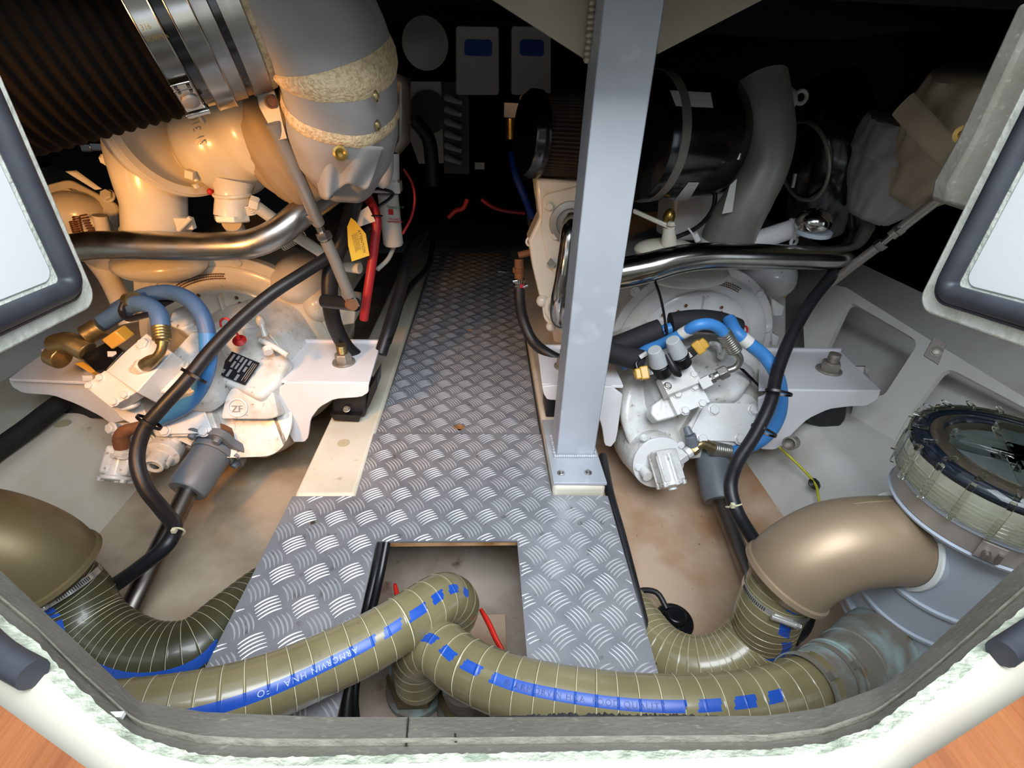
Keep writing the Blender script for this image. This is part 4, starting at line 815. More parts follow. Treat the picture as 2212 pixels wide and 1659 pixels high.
# lower block with two bosses, cast number
pF = Plane(P(560, 940, Y=1.33), (.05, -.86, .5)); mb = MB(); rslab(mb, [(470, 906), (600, 908), (625, 925), (612, 965), (575, 990), (520, 985), (480, 950)], pF, .16, .015); part('lower_casing', mb, 'cast', gL, bevel=.008, seg=3)
mb = MB(); rslab(mb, [(522, 940), (540, 925), (588, 942), (585, 957), (560, 975), (540, 968)], pF.off(.010), .014, .008); part('port_cover', mb, 'cast', gL, bevel=.003); bolts([(533, 935), (550, 966), (577, 951)], pF.off(.011), 9, .010, 'cast', gL, washer=False)
mb = MB(); text_mb(mb, '4644 302 019', .013, onplane(pF, pF.at(494, 917), (1, 0, 0), .001)); text_mb(mb, '2E SERIE', .011, onplane(pF, pF.at(494, 926), (1, 0, 0), .001)); part('casting_numbers', mb, 'labelw', gL)
# data plate
pp_ = Plane(pB.at(515, 795), (.10, -.62, .78)).off(.018); l = [(501, 759), (561, 784), (529, 832), (467, 806)]
mb = MB(); slab(mb, l, pp_, .002); dp_ = part('data_plate', mb, 'label', gL)
q0, q1, q3 = pp_.at(*l[0]), pp_.at(*l[1]), pp_.at(*l[3]); mb = MB()
for (u0, v0, uw, vw) in ((.10, .06, .08, .34), (.26, .05, .08, .18), (.26, .30, .08, .28), (.40, .05, .08, .22), (.40, .32, .07, .26), (.54, .06, .07, .60), (.68, .06, .08, .20), (.68, .34, .08, .22), (.30, .66, .09, .30), (.60, .72, .09, .26), (.82, .10, .02, .8), (.88, .10, .02, .7), (.94, .10, .015, .8), (.08, .74, .12, .16)):
    f_ = lambda a, b: q0 + (q1-q0)*a + (q3-q0)*b + pp_.n*.0004; mb.add([f_(u0, v0), f_(u0+uw, v0), f_(u0+uw, v0+vw), f_(u0, v0+vw)], [(0, 1, 2, 3)])
part('plate_print', mb, 'print', dp_)
# valve block with front cover
pT = Plane(P(290, 790, Y=1.26), (-.10, -.55, .83)); mb = MB(); slab(mb, [(225, 799), (316, 719), (372, 761), (295, 847)], pT, .09); part('valve_body', mb, 'enamel', gL, bevel=.003)
pQ = Plane(pT.at(225, 799), (-.15, -.80, .58)); mb = MB(); slab(mb, [(181, 834), (226, 800), (294, 847), (240, 881)], pQ, .05); vc_ = part('valve_cover', mb, 'enamel', gL, bevel=.002)
bolts([(218, 816), (195, 833), (272, 853), (249, 868)], pQ, 8, .010, 'enamel', vc_); bolts([(311, 745)], pT, 13, .012, 'enamel', gL)
mb = MB()
for q in ((200, 817), (235, 785), (254, 765)): 
    a = P(*q, Y=1.30); mb.cyl(a, a + V((-.018, -.012, .006)), .009, n=6)
part('side_bolts', mb, 'enamel', gL, kind='stuff')
mb = MB(); rslab(mb, [(240, 880), (295, 850), (320, 905), (300, 925), (262, 905)], Plane(P(280, 890, Y=1.27), (-.1, -.8, .5)), .10, .01); mb.ball(P(275, 872, Y=1.25), (.035, .03, .014)); part('ribbed_housing', mb, 'cast', gL, bevel=.004)
# second cover
pC = Plane(P(380, 890, Y=1.30), (-.02, -.80, .60)); mb = MB(); rslab(mb, [(303, 850), (412, 846), (432, 862), (460, 936), (345, 938), (318, 885)], pC, .012, .008); ic_ = part('inspection_cover', mb, 'enamel', gL, bevel=.0015)
bolts([(320, 866), (357, 930), (441, 931), (410, 867)], pC, 11, .010, 'enamel', ic_); mb = MB(); rslab(mb, [(300, 838), (420, 830), (450, 870), (475, 942), (335, 944), (305, 880)], pC.off(-.012), .09, .012); part('cover_seat', mb, 'cast', gL, bevel=.005)
# upper body between valve block and the casing, with lugs
pG = Plane(P(385, 790, Y=1.32), (-.05, -.50, .86)); mb = MB(); rslab(mb, [(305, 845), (372, 762), (430, 700), (470, 760), (440, 830), (410, 850)], pG, .12, .015, .05); part('clutch_casing', mb, 'cast', gL, bevel=.010, seg=3)
bolts([(393, 788), (424, 705)], pG.off(.004), 12, .014, 'cast', gL)
mb = MB(); rslab(mb, [(372, 670), (412, 652), (418, 700), (392, 712), (362, 700)], Plane(P(390, 680, Y=1.45), (-.1, -.5, .85)), .14, .008); part('lifting_boss', mb, 'cast', gL, bevel=.006)
# breather, red dipstick, bracket arm
a = P(573, 727, Y=1.42); b = P(563, 694, Y=1.44); mb = MB().cyl(a, b, .009, n=18); mb.ball(b, (.013, .013, .020)); part('breather_cap', mb, 'cast', gL)
mb = MB().tube([P(563, 735, Y=1.43), P(590, 748, Y=1.40), P(622, 768, Y=1.38)], .009); mb.cyl(P(577, 752, Y=1.40), P(580, 762, Y=1.385), .014); part('cast_arm', mb, 'cast', gL)
mb = MB().tube([P(478, 706, Y=1.385), P(476, 694, Y=1.385), P(488, 687, Y=1.385), P(499, 695, Y=1.385), P(508, 712, Y=1.385), P(516, 730, Y=1.385)], .0034, n=10); mb.lathe(P(517, 735, Y=1.385), (.1, -.5, .85), [(.0195, -.004), (.020, .0), (.007, .006), (.006, .014)], 20); part('dipstick', mb, 'red', gL)
# yellow connector, black coil and dark body above the valve block
mb = MB().box(P(256, 728, Y=1.30), (.055, .045, .035), frame(P(290, 712, Y=1.30)-P(240, 745, Y=1.30))[::-1]); part('yellow_connector', mb, 'yellowcap', gL, bevel=.004)
mb = MB(); slab(mb, [(172, 770), (235, 735), (268, 758), (230, 800), (205, 802)], Plane(P(220, 770, Y=1.29), (-.1, -.6, .8)), .05); part('solenoid_coil', mb, 'black', gL, bevel=.003)
mb = MB(); slab(mb, [(160, 785), (178, 780), (208, 800), (195, 806)], Plane(P(185, 795, Y=1.31), (-.1, -.6, .8)), .03); part('yellow_connector', mb, 'yellowcap', gL, bevel=.002)
mb = MB().tube([P(120, 745, Y=1.33), P(150, 740, Y=1.32), P(190, 760, Y=1.31)], .030); mb.cyl(P(185, 725, Y=1.34), P(220, 705, Y=1.36), .028); mb.cyl(P(112, 765, Y=1.32), P(135, 775, Y=1.31), .032); part('dark_fittings', mb, 'brassy', gL, bevel=.003)
# brass elbow fitting with the short grey-blue hose
hL = thing('hydraulic_hose', 'grey-blue hose ending in a tarnished elbow on the left valve block', 'hose', pT.at(300, 800))
u = _n(P(330, 777, Y=1.235) - P(300, 797, Y=1.255)); mb = MB().hexb(P(303, 795, Y=1.252), u, .023, .022, False); mb.cyl(P(303, 795, Y=1.252), P(290, 806, Y=1.27), .020); part('adapter', mb, 'enamelc', hL, bevel=.001)
mb = MB().tube([P(315, 788, Y=1.245), P(328, 779, Y=1.235), P(342, 768, Y=1.232), P(350, 752, Y=1.24), P(352, 738, Y=1.25)], [.019, .018, .013, .012, .014], n=20); mb.hexb(P(352, 742, Y=1.25), P(350, 720, Y=1.27) - P(352, 742, Y=1.25), .018, .018, False); part('elbow_fitting', mb, 'brassy', hL)
ferrule(hL, P(351, 736, Y=1.255), P(348, 704, Y=1.28), .0225, 'brassy')
mb = MB().tube([P(348, 706, Y=1.28), P(343, 680, Y=1.30), P(328, 664, Y=1.32), P(305, 656, Y=1.34), P(282, 660, Y=1.36), P(262, 672, Y=1.37), P(232, 690, Y=1.38), P(200, 712, Y=1.38)], .0235, n=20); part('hose', mb, 'bluegrey', hL, smooth=60)
mb = MB().tube([P(280, 651, Y=1.36), P(291, 649, Y=1.35)], .0245, n=20); part('tan_band', mb, 'brassy', hL)
mb = MB().tube([P(268, 655, Y=1.34), P(262, 672, Y=1.33), P(275, 688, Y=1.31), P(300, 684, Y=1.30), P(325, 678, Y=1.29)], .0085, n=10); part('black_strap', mb, 'rubber', hL)
hb, _ = hose('hydraulic_hose', [(255, 668, 1.46), (290, 648, 1.44), (330, 634, 1.42), (375, 633, 1.40), (412, 650, 1.37), (438, 684, 1.34), (449, 730, 1.31), (448, 780), (434, 830), (400, 875), (340, 905)], 1.27, .0225, 'bluegrey', 'long grey-blue hose arching over the left gearbox under the black conduit')
o = [c for c in hb.children][0]
mb = MB().tube([P(449, 722, Y=1.308), P(449, 780, Y=1.268), P(435, 830, Y=1.268), P(400, 876, Y=1.266), P(345, 905, Y=1.268)], .0229, n=22); part('brighter_section', mb, 'bluehose', hb, label='brighter blue stretch of hose')  # bright blue tube over part of the grey-blue hose
mb = MB().tube([P(330, 660, Y=1.42), P(350, 655, Y=1.42), P(375, 650, Y=1.42)], [.004, .014, .004], n=12); solo('rubber_sleeve', mb, 'rubber', 'small black rubber piece between the two grey-blue hoses', 'sleeve')
# lower pump group
gx = _n(V((-.10, -.62, -.60))); g0 = P(268, 975, Y=1.24); x_, y_, z_ = frame(gx, (1, .2, 0)); pu = thing('gear_pump', 'small white gear pump under the left gearbox with a rusty elbow', 'pump', g0)
mb = MB().box(g0 + gx*.03, (.078, .060, .085), (x_, y_, z_)); mb.cyl(g0, g0 + gx*.08, .032, n=26); part('body', mb, 'cast', pu, bevel=.008)
mb = MB().lathe(g0 + gx*.075, gx, [(.041, 0), (.041, .010), (.030, .014), (.012, .015)], 26); ec_ = part('end_cover', mb, 'cast', pu, bevel=.002)
for dx, dy in ((-.030, .02), (.030, .018), (-.030, -.020), (.030, -.022), (0, -.03), (.012, .012)):
    mb = MB().hexb(g0 + x_*dx + y_*dy + gx*.084, gx, .0085, .010); part('pump_bolt', mb, 'cast', ec_)
mb = MB().hexb(P(263, 985, Y=1.215), P(268, 960, Y=1.23)-P(263, 985, Y=1.215), .024, .020, True); mb.cyl(P(263, 985, Y=1.215), P(265, 958, Y=1.23), .019); part('hex_adapter', mb, 'cast', pu, bevel=.001)
mb = MB().tube([P(264, 966, Y=1.225), P(262, 945, Y=1.23), P(270, 932, Y=1.235), P(288, 925, Y=1.24), P(312, 920, Y=1.25)], [.021, .022, .021, .017, .017], n=20); part('rusty_elbow', mb, 'rust', pu)
mb = MB(); rslab(mb, [(234, 915), (300, 912), (320, 935), (290, 960), (245, 958)], Plane(P(270, 935, Y=1.30), (-.1, -.8, .55)), .08, .012); mb.hexb(P(243, 925, Y=1.29), (-.3, -.8, .4), .017, .014); part('mounting_flange', mb, 'cast', pu, bevel=.004)
mb = MB().lathe(P(372, 950, Y=1.32), P(338, 998, Y=1.22) - P(372, 950, Y=1.32), [(.050, 0), (.052, .07), (.044, .075), (.030, .078), (.028, .12), (.022, .122), (.020, .114), (.001, .112)], 32); mb.hexb(P(325, 950, Y=1.27), (-.2, -.8, .5), .014, .01); mb.tube([P(385, 935, Y=1.3), P(372, 975, Y=1.27), P(350, 1005, Y=1.22)], .020); part('drum', mb, 'cast', gL, bevel=.002)
mb = MB().lathe(P(339, 998, Y=1.218), P(338, 998, Y=1.2) - P(345, 990, Y=1.24), [(.021, 0), (.021, .004), (.017, .006)], 24); part('chrome_plug', mb, 'chrome', gL)
# propeller shaft left
sL = thing('propeller_shaft', 'grey coupling and steel propeller shaft below the left gearbox', 'propeller shaft', (-.93, .9, -.26))
a = P(455, 985, Y=1.26); b = P(402, 1062, Y=1.14); u = _n(b-a); mb = MB().lathe(a, u, [(.050, -.03), (.058, 0), (.058, (b-a).length*.9), (.052, (b-a).length), (.030, (b-a).length*1.0)], 44); part('coupling_sleeve', mb, 'greypaint', sL, bevel=.002)
x, y, z = frame(u, (1, 0, 0)); mb = MB(); rs = []
for hh in (-.050, -.026):
    rs.append([a + u*hh + (x*math.cos(2*math.pi*k/72) + y*math.sin(2*math.pi*k/72))*(.098 + .009*math.cos(6*2*math.pi*k/72)) for k in range(72)])
mb.rings(rs); mb.cyl(a - u*.026, a - u*.005, .066); cf_ = part('coupling_flange', mb, 'greypaint', sL, bevel=.003)
for k in range(6):
    aa = k*math.pi/3; p = a + (x*math.cos(aa) + y*math.sin(aa))*.082 - u*.026; mb = MB().hexb(p, u, .0125, .016); part('flange_bolt', mb, 'greypaint', cf_, bevel=.001)
mb = MB().lathe(a - u*.09, u, [(.06, 0), (.075, .01), (.075, .038)], 40); part('shaft_seal', mb, 'rust', sL)
mb = MB().cyl(b - u*.03, b + (P(268, 1345, Y=.80) - b)*1.15, .0275, n=32); part('shaft', mb, 'shaft', sL)
# left conduit crossing everything
cL, pts = conduit([(800, 480, 1.62), (760, 515, 1.58), (720, 548, 1.52), (655, 590, 1.47), (590, 632, 1.43), (520, 690, 1.40), (455, 757, 1.37), (400, 825, 1.34), (350, 880, 1.32), (312, 928, 1.31), (296, 990, 1.30), (312, 1050, 1.29), (350, 1100, 1.27), (377, 1140, 1.24), (362, 1175, 1.21), (310, 1220, 1.21), (250, 1262, 1.22), (195, 1292, 1.24)], .0185, 'long black cable conduit crossing the left gearbox down to the bronze elbow', ())
mb = MB(); c = P(379, 1150, d=1.235); mb.torus(c, P(370, 1165, d=1.22) - P(376, 1130, d=1.25), .0195, .0026, 28, 8); mb.box(P(376, 1146, d=1.21), (.010, .010, .010)); part('white_cable_tie', mb, 'wire', cL)
def tie(c, wv, ax, ru, rv, par):
    x = _n(V(wv)); z = _n(V(ax) - x*V(ax).dot(x)); y = z.cross(x); mb = MB(); rs = []
    for i in range(30):
        a = 2*math.pi*i/30; d = x*math.cos(a)*ru + y*math.sin(a)*rv; n_ = _n(x*math.cos(a)/ru + y*math.sin(a)/rv)
        rs.append([c + d + z*.0042, c + d + n_*.002 + z*.0042, c + d + n_*.002 - z*.0042, c + d - z*.0042])
    mb.rings(rs, False, True); part('cable_tie', mb, 'tie', par)
tie(P(419, 812, d=1.35), P(442, 824, d=1.35) - P(400, 800, d=1.35), P(400, 825, d=1.34) - P(440, 780, d=1.36), .037, .023, cL)
tie(P(322, 912, d=1.31), P(340, 925, d=1.31) - P(300, 900, d=1.31), P(300, 945, d=1.31) - P(340, 890, d=1.32), .034, .023, cL)

mb = MB().tube([P(-60, 1010, z=.03), P(0, 968, z=.03), P(60, 925, z=.035), P(112, 884, z=.04), P(160, 850, z=.04)], .030, n=20); solo('insulated_hose', mb, 'foamblack', 'thick black foam covered hose lying on the far left ledge', 'hose')
# ================================================================ UPPER LEFT: EXHAUST, TURBOCHARGER, INSULATED DUCT
# big corrugated hose
A0 = P(-330, 140, d=.76); A1 = P(640, -60, d=.94); u = _n(A1 - A0); L = (A1-A0).length; Rb = RP(222, P(300, 60, d=.83))
mb = MB(); pr = []; k = 0
while k*.0022 < L*.62: pr.append((Rb + .0026*math.sin(k*.0022/.0215*2*math.pi), k*.0022)); k += 1
mb.lathe(A0, u, pr, 96); ch = thing('corrugated_exhaust_hose', 'huge black corrugated rubber hose filling the top left corner', 'exhaust hose', A0 + V((.3, 0, -Rb))); part('rubber_hose', mb, 'bellows', ch, smooth=80)
x_, y_, z_ = frame(u, (0, 0, 1))
def axpos(px, py): # parameter along the hose axis whose ring passes near a pixel on the underside front
    best = None
    for i in range(400):
        s = L*i/399; 
        for a in range(150, 290, 4):
            aa = math.radians(a); p = A0 + u*s + (x_*math.cos(aa) + y_*math.sin(aa))*Rb; c = p - CAM; w = c.dot(CF)
            if (CAM - p).dot(x_*math.cos(aa) + y_*math.sin(aa)) < 0: continue
            ex = 1106 + FPX*c.dot(CR)/w - px; ey = 829.5 + FPX*c.dot(CD)/w - py; e = ex*ex + ey*ey
            if best is None or e < best[0]: best = (e, s)
    return best[1]
s1 = axpos(388, 115); s2 = axpos(458, 125); s3 = axpos(508, 110)
for s, w, r_, lab, m in ((s1, .035, .0035, 'steel band clamp with a bolt housing on the corrugated hose, leftmost', 'chrome'), (s2, .036, .0035, 'steel band clamp on the corrugated hose, second from left', 'chrome')):
    t = thing('band_clamp', lab, 'hose clamp', A0 + u*s - V((0, 0, Rb)))
    mb = MB().lathe(A0 + u*(s-w/2), u, [(Rb+r_, 0), (Rb+r_+.0022, .001), (Rb+r_+.0022, w-.001), (Rb+r_, w)], 96, cap=False); mb.torus(A0 + u*(s-w/2+.0015), u, Rb+r_+.002, .0014, 96, 6); mb.torus(A0 + u*(s+w/2-.0015), u, Rb+r_+.002, .0014, 96, 6); part('band', mb, m, t)
    if 'leftmost' in lab:
        # bolt housing at the lower front
        best = None
        for a in range(0, 360):
            aa = math.radians(a); d = x_*math.cos(aa) + y_*math.sin(aa); p = A0 + u*s + d*(Rb+.01); c = p - CAM; w_ = c.dot(CF); e = abs(829.5 + FPX*c.dot(CD)/w_ - 215)
            if (CAM-p).dot(d) > 0 and (best is None or e < best[0]): best = (e, d, p)
        d, p = best[1], best[2]; tn = u.cross(d); tn = tn if tn.z < 0 else -tn
        mb = MB().box(p, (.034, .058, .006), (u, tn, d)); mb.box(p + tn*.036, (.044, .010, .014), (u, tn, d)); mb.box(p - tn*.034, (.034, .016, .004), (u, tn, d)); bh_ = part('bolt_housing', mb, 'chrome', t, bevel=.002)
        mb = MB().lathe(p + d*.002, d, [(.0145, 0), (.0145, .006), (.011, .008)], 24); mb.cyl(p + tn*.035, p + tn*.066, .0045); part('clamp_bolt', mb, 'dullsteel', bh_)
        for i, (da, db) in enumerate(((-.010, -.038), (.010, -.036), (-.009, -.026), (.010, -.024))):
            mb = MB().cyl(p + u*da + tn*db + d*.003, p + u*da + tn*db + d*.005, .003, n=12); part('rivet', mb, 'darkmetal', bh_)
        mb = MB(); 
        c2 = A0 + u*s; text_mb(mb, '316', .010, lambda X, Y_: (lambda a_: c2 + u*(X-.012) + (d*math.cos(a_) - tn*math.sin(a_))*(Rb+.0062))((.115 + Y_)/Rb)); text_mb(mb, 'NORMA', .010, lambda X, Y_: (lambda a_: c2 + u*(X-.017) + (d*math.cos(a_) - tn*math.sin(a_))*(Rb+.0062))((.100 + Y_)/Rb)); part('stamped_lettering', mb, 'brassring', t, smooth=0)
mb = MB().cyl(A0 + u*L*.60, A0 + u*(s3 + .03), Rb*.97, n=96); part('smooth_sleeve', mb, 'darkmetal', ch)
# steel v-band and inner ring
t = thing('exhaust_flange', 'bright steel flange ring between corrugated hose and grey insulated elbow', 'exhaust flange', A0 + u*s3 - V((0, 0, Rb)))
mb = MB().lathe(A0 + u*(s3 - .030), u, [(Rb*.97, 0), (Rb*.985, .002), (Rb*.985, .030), (Rb*.97, .032)], 96); part('inner_ring', mb, 'steel', t)
mb = MB().lathe(A0 + u*(s3 + .012), u, [(Rb*.94, 0), (Rb*.99, .002), (Rb*.99, .036), (Rb*.96, .038)], 96); part('outer_ring', mb, 'steel', t)
mb = MB().lathe(A0 + u*(s3 + .052), u, [(Rb*.90, -.02), (Rb*.97, .0), (Rb*.96, .010), (Rb*.86, .014)], 96, cap=False); part('webbing_edge', mb, 'webbing', t)
# insulated elbow
id_ = thing('insulated_exhaust_elbow', 'grey fabric wrapped exhaust elbow with two woven white straps', 'exhaust elbow', P(740, 420, d=1.18))
cpt = [P(748, 400, d=1.22), P(743, 330, d=1.15), P(740, 250, d=1.07), P(733, 170, d=1.0), P(710, 95, d=.95), P(655, 25, d=.92), P(570, -30, d=.90), P(460, -50, d=.90)]
def wr(t_): return [.098, .118, .130, .133, .138, .142, .140, .135][min(7, int(t_*7.0001))]
RD = [.070, .108, .119, .115, .121, .126, .130, .130]
c = spline(cpt, .012); LL = len(c); rs = []; xx = None
from mathutils import noise
for i, p in enumerate(c):
    tg = _n(c[min(i+1, LL-1)] - c[max(i-1, 0)]); xx = frame(tg, (1, 0, 0))[0] if xx is None else _n(xx - tg*xx.dot(tg)); yy = tg.cross(xx); f = i/(LL-1)*7; k = min(int(f), 6); r = RD[k]*(1-(f-k)) + RD[k+1]*(f-k)
    rs.append([p + (xx*math.cos(a)+yy*math.sin(a))*(r*(1 + .075*noise.noise(V((math.cos(a)*1.7, math.sin(a)*1.7, i*.05))) + .02*noise.noise(V((math.cos(a)*4, math.sin(a)*4, i*.16))))) for a in [2*math.pi*q/72 for q in range(72)]])
mb = MB().rings(rs); part('fabric_cover', mb, 'blanket', id_, smooth=80)
def strap_on(py, w, th):
    k0 = min(range(len(c)), key=lambda i: abs(829.5 + FPX*(c[i]-CAM).dot(CD)/(c[i]-CAM).dot(CF) - py)); n = max(2, int(w/.012)); rr_ = []
    for i in range(k0 - n//2, k0 - n//2 + n + 1): rr_.append([c[i] + (p - c[i])*(1 + (th if i not in (k0 - n//2, k0 - n//2 + n) else .005)) for p in rs[i]])
    part('strap', MB().rings(rr_, cap=False), 'webbing', id_)
strap_on(133, .045, .05); strap_on(224, .026, .045)
for q in ((812, 208, .93), (816, 270, 1.0)):
    p = P(q[0], q[1], d=q[2]); mb = MB().lathe(p, tocam(p) + V((.5, 0, 0)), [(.006, 0), (.006, .003), (.004, .004)], 18); mb.torus(p, V((1, -.2, 0)), .009, .0015, 18, 6); part('lacing_hook', mb, 'brassy', id_)
p = P(735, 331, d=1.005); mb = MB().lathe(p, tocam(p), [(.0145, -.02), (.0145, .003), (.010, .005), (.006, .002), (.006, -.01)], 24); part('brass_eyelet', mb, 'brassring', id_)
# lower flap and folds
mb = MB(); rows = []
for j in range(14):
    row = []
    for i in range(30):
        s = i/29; q0 = (655 + 175*s, 300 + 20*s); q1 = (690 + 110*s, 425 - 30*s + 12*math.sin(s*9)); f = j/13
        dd = 1.045 - .035*math.sin(math.pi*s) + .012*math.sin(s*14 + f*3)*f + .08*f; row.append(P(q0[0]+(q1[0]-q0[0])*f, q0[1]+(q1[1]-q0[1])*f, d=dd))
    rows.append(row)
o = mb.grid(rows); fo = part('lower_flap', mb, 'blanket', id_, smooth=80); so = fo.modifiers.new('thick', 'SOLIDIFY'); so.thickness = .004
mb = MB().ball(P(632, 150, d=.93), (.012, .010, .010)); mb.ball(P(640, 156, d=.93), (.008, .008, .012)); part('lacing_knot', mb, 'black', id_)
# fabric wrap behind the strut (turbine outlet blanket)
def cloth(cs, r, m, nm, seed, am=.08, st=.015, par=None):
    c = spline(cs, st); rs = []; xx = None
    for i, p in enumerate(c):
        tg = _n(c[min(i+1, len(c)-1)] - c[max(i-1, 0)]); xx = frame(tg, (1, 0, 0))[0] if xx is None else _n(xx - tg*xx.dot(tg)); yy = tg.cross(xx); f = i/(len(c)-1)*(len(r)-1); k = min(int(f), len(r)-2); q = r[k]*(1-(f-k)) + r[k+1]*(f-k)
        rs.append([p + (xx*math.cos(a)+yy*math.sin(a))*q*(1 + am*noise.noise(V((math.cos(a)*2 + seed, math.sin(a)*2, i*.07))) + am*.5*noise.noise(V((math.cos(a)*5, math.sin(a)*5 + seed, i*.2)))) for a in [2*math.pi*k_/64 for k_ in range(64)]])
    mb = MB().rings(rs); return part(nm, mb, m, par or rb, smooth=80)
cloth([P(575, 235, Y=1.48), P(600, 285, Y=1.44), P(640, 345, Y=1.44), P(705, 392, Y=1.52)], [.075, .105, .105, .06], 'blanketd', 'turbine_blanket', 5, am=.22, par=id_)
# ---- turbocharger
tb = thing('turbocharger', 'cream painted turbocharger with pipe elbow below the corrugated hose', 'turbocharger', P(400, 490, Y=1.45))
ax = _n(V((.92, -.28, .30))); cT = P(505, 300, Y=1.50)
mb = MB().lathe(cT - ax*.14, ax, [(.06, 0), (.105, .03), (.132, .075), (.140, .12), (.128, .16), (.112, .18), (.118, .20), (.130, .225), (.125, .27), (.09, .30)], 64); part('turbine_housing', mb, 'enamelc', tb, smooth=70)
mb = MB(); cc = cT + ax*.01; e = _n(tocam(cc) + V((0, 0, .35))); e = _n(e - ax*e.dot(ax)); w = e.cross(ax)
text_mb(mb, '71 310', .024, lambda X, Y_: cc + (lambda a_: (e*math.cos(a_) + w*math.sin(a_))*.1405)((X-.05)/.14) + ax*(Y_)); part('cast_lettering', mb, 'enamelc', tb)
mb = MB().tube([P(503, 390, Y=1.44), P(502, 425, Y=1.43), P(500, 450, Y=1.42), P(500, 468, Y=1.415)], [.055, .043, .041, .043], n=32); mb.torus(P(502, 420, Y=1.43), (0, 0, 1), .044, .005, 32, 8); part('drain_neck', mb, 'enamelc', tb)
mb = MB().hexb(P(500, 465, Y=1.415), (0, -.15, -1), .047, .018, False); part('hex_plug', mb, 'enamelc', tb, bevel=.002)
mb = MB().tube([P(500, 480, Y=1.45), P(512, 500, Y=1.50), P(520, 530, Y=1.56)], .026); part('drain_pipe', mb, 'enamelc', tb)
mb = MB().tube([P(545, 440, Y=1.42), P(580, 465, Y=1.45), P(640, 510, Y=1.50), P(700, 550, Y=1.56), P(720, 570, Y=1.62)], .017); mb.hexb(P(540, 437, Y=1.42), (1, .2, -.4), .020, .022, False); part('oil_pipe', mb, 'enamelc', tb)
mb = MB(); a, b = P(536, 448, Y=1.425), P(541, 462, Y=1.43)
for k in range(5): mb.torus(P(537 + k*1.5, 446 + k*4, Y=1.425), (.1, 0, -1), .013, .0025, 18, 6)
part('bellows_joint', mb, 'enamelc', tb)
# compressor cover with v-clamp
ax2 = _n(V((.80, -.45, .22))); cC = P(392, 268, Y=1.46)
mb = MB().lathe(cC - ax2*.12, ax2, [(.10, 0), (.150, .02), (.160, .06), (.160, .075)], 64); part('compressor_cover', mb, 'enamelc', tb, smooth=60)
mb = MB().lathe(cC - ax2*.045, ax2, [(.160, 0), (.172, .002), (.172, .016), (.164, .018), (.164, .022), (.168, .024), (.168, .028), (.150, .030), (.140, .014), (.05, .012)], 72, cap=True); part('compressor_flange', mb, 'enamelc', tb)
mb = MB().torus(cT - ax*.125, ax, .090, .012, 48, 8); mb.box(P(418, 375, Y=1.40), (.020, .05, .020), frame(V((.3, 0, 1)))); mb.hexb(P(422, 398, Y=1.40), (.2, 0, -1), .008, .01); mb.cyl(P(408, 330, Y=1.41), P(425, 392, Y=1.40), .006); part('v_band_clamp', mb, 'enamelc', tb, bevel=.001)
# outlet pipe
mb = MB().tube([P(336, 500, Y=1.47), P(333, 440, Y=1.46), P(322, 380, Y=1.47), P(318, 320, Y=1.50), P(335, 260, Y=1.54)], [.080, .078, .086, .098, .105], n=44); part('outlet_pipe', mb, 'enamelc', tb, smooth=70)
mb = MB().lathe(P(338, 494, Y=1.47), (0, -.05, 1), [(.07, -.014), (.088, -.012), (.090, .0), (.086, .012), (.080, .014)], 48); mb.box(P(400, 482, Y=1.43), (.045, .02, .03)); mb.cyl(P(385, 498, Y=1.40), P(412, 470, Y=1.40), .006); part('pipe_flange', mb, 'enamelc', tb, bevel=.001)
mb = MB().cyl(P(246, 346, Y=1.50), P(228, 345, Y=1.50), .016); mb.hexb(P(232, 345, Y=1.50), (-1, 0, 0), .014, .014); mb.tube([P(240, 345, Y=1.50), P(262, 355, Y=1.50), P(280, 372, Y=1.50)], .018); part('side_plug', mb, 'enamelc', tb)
mb = MB().ball(P(480, 425, Y=1.45), .009); mb.ball(P(455, 414, Y=1.45), .009); part('red_seal_paint', mb, 'red', tb)
# far-left rocker cover, springs, label strip
mb = MB(); pl_ = Plane(P(160, 430, Y=1.75), (.1, -.8, .6)); rslab(mb, [(90, 400), (150, 385), (255, 440), (265, 560), (120, 540)], pl_, .20, .02); mb.ball(P(160, 460, Y=1.74), (.10, .08, .07)); part('valve_cover', mb, 'enamelc', eL, bevel=.008)
for q in ((155, 424), (235, 425), (202, 475), (150, 480)):
    mb = MB().hexb(pl_.at(*q) + pl_.n*.004, pl_.n, .019, .016); part('cover_bolt', mb, 'enamelc', eL, bevel=.001)
for q0, q1 in (((165, 470), (172, 500)), ((180, 465), (198, 498)), ((158, 480), (166, 505))):
    mb = MB(); a, b = P(*q0, Y=1.60), P(*q1, Y=1.60)
    for k in range(7): mb.torus(a.lerp(b, k/6), b - a, .009, .002, 16, 6)
    part('spring', mb, 'rust', eL)
mb = MB().tube([P(205, 480, Y=1.62), P(222, 480, Y=1.62), P(232, 510, Y=1.62)], .020); mb.cyl(P(216, 465, Y=1.6), P(224, 500, Y=1.6), .020); part('pipe_stub', mb, 'enamelc', eL)
mb = MB(); rows = [[P(140 + 25*s + 65*f - 10*s*f, 370 + 40*f - 2*s, Y=1.60 - .03*f) for s in (0, .5, 1)] for f in [i/8 for i in range(9)]]; mb.grid(rows); o = solo('paper_strip', mb, 'labelw', 'curled off-white label strip at the far left under the black hose', 'label strip'); sl = o.modifiers.new('t', 'SOLIDIFY'); sl.thickness = .001
mb = MB().box(P(228, 315, Y=1.5), (.05, .05, .02)); mb.box(P(190, 318, Y=1.5), (.03, .02, .02)); solo('junction_clip', mb, 'darkmetal', 'small dark metal clip under the corrugated hose beside the cream pipe', 'bracket', bevel=.003)
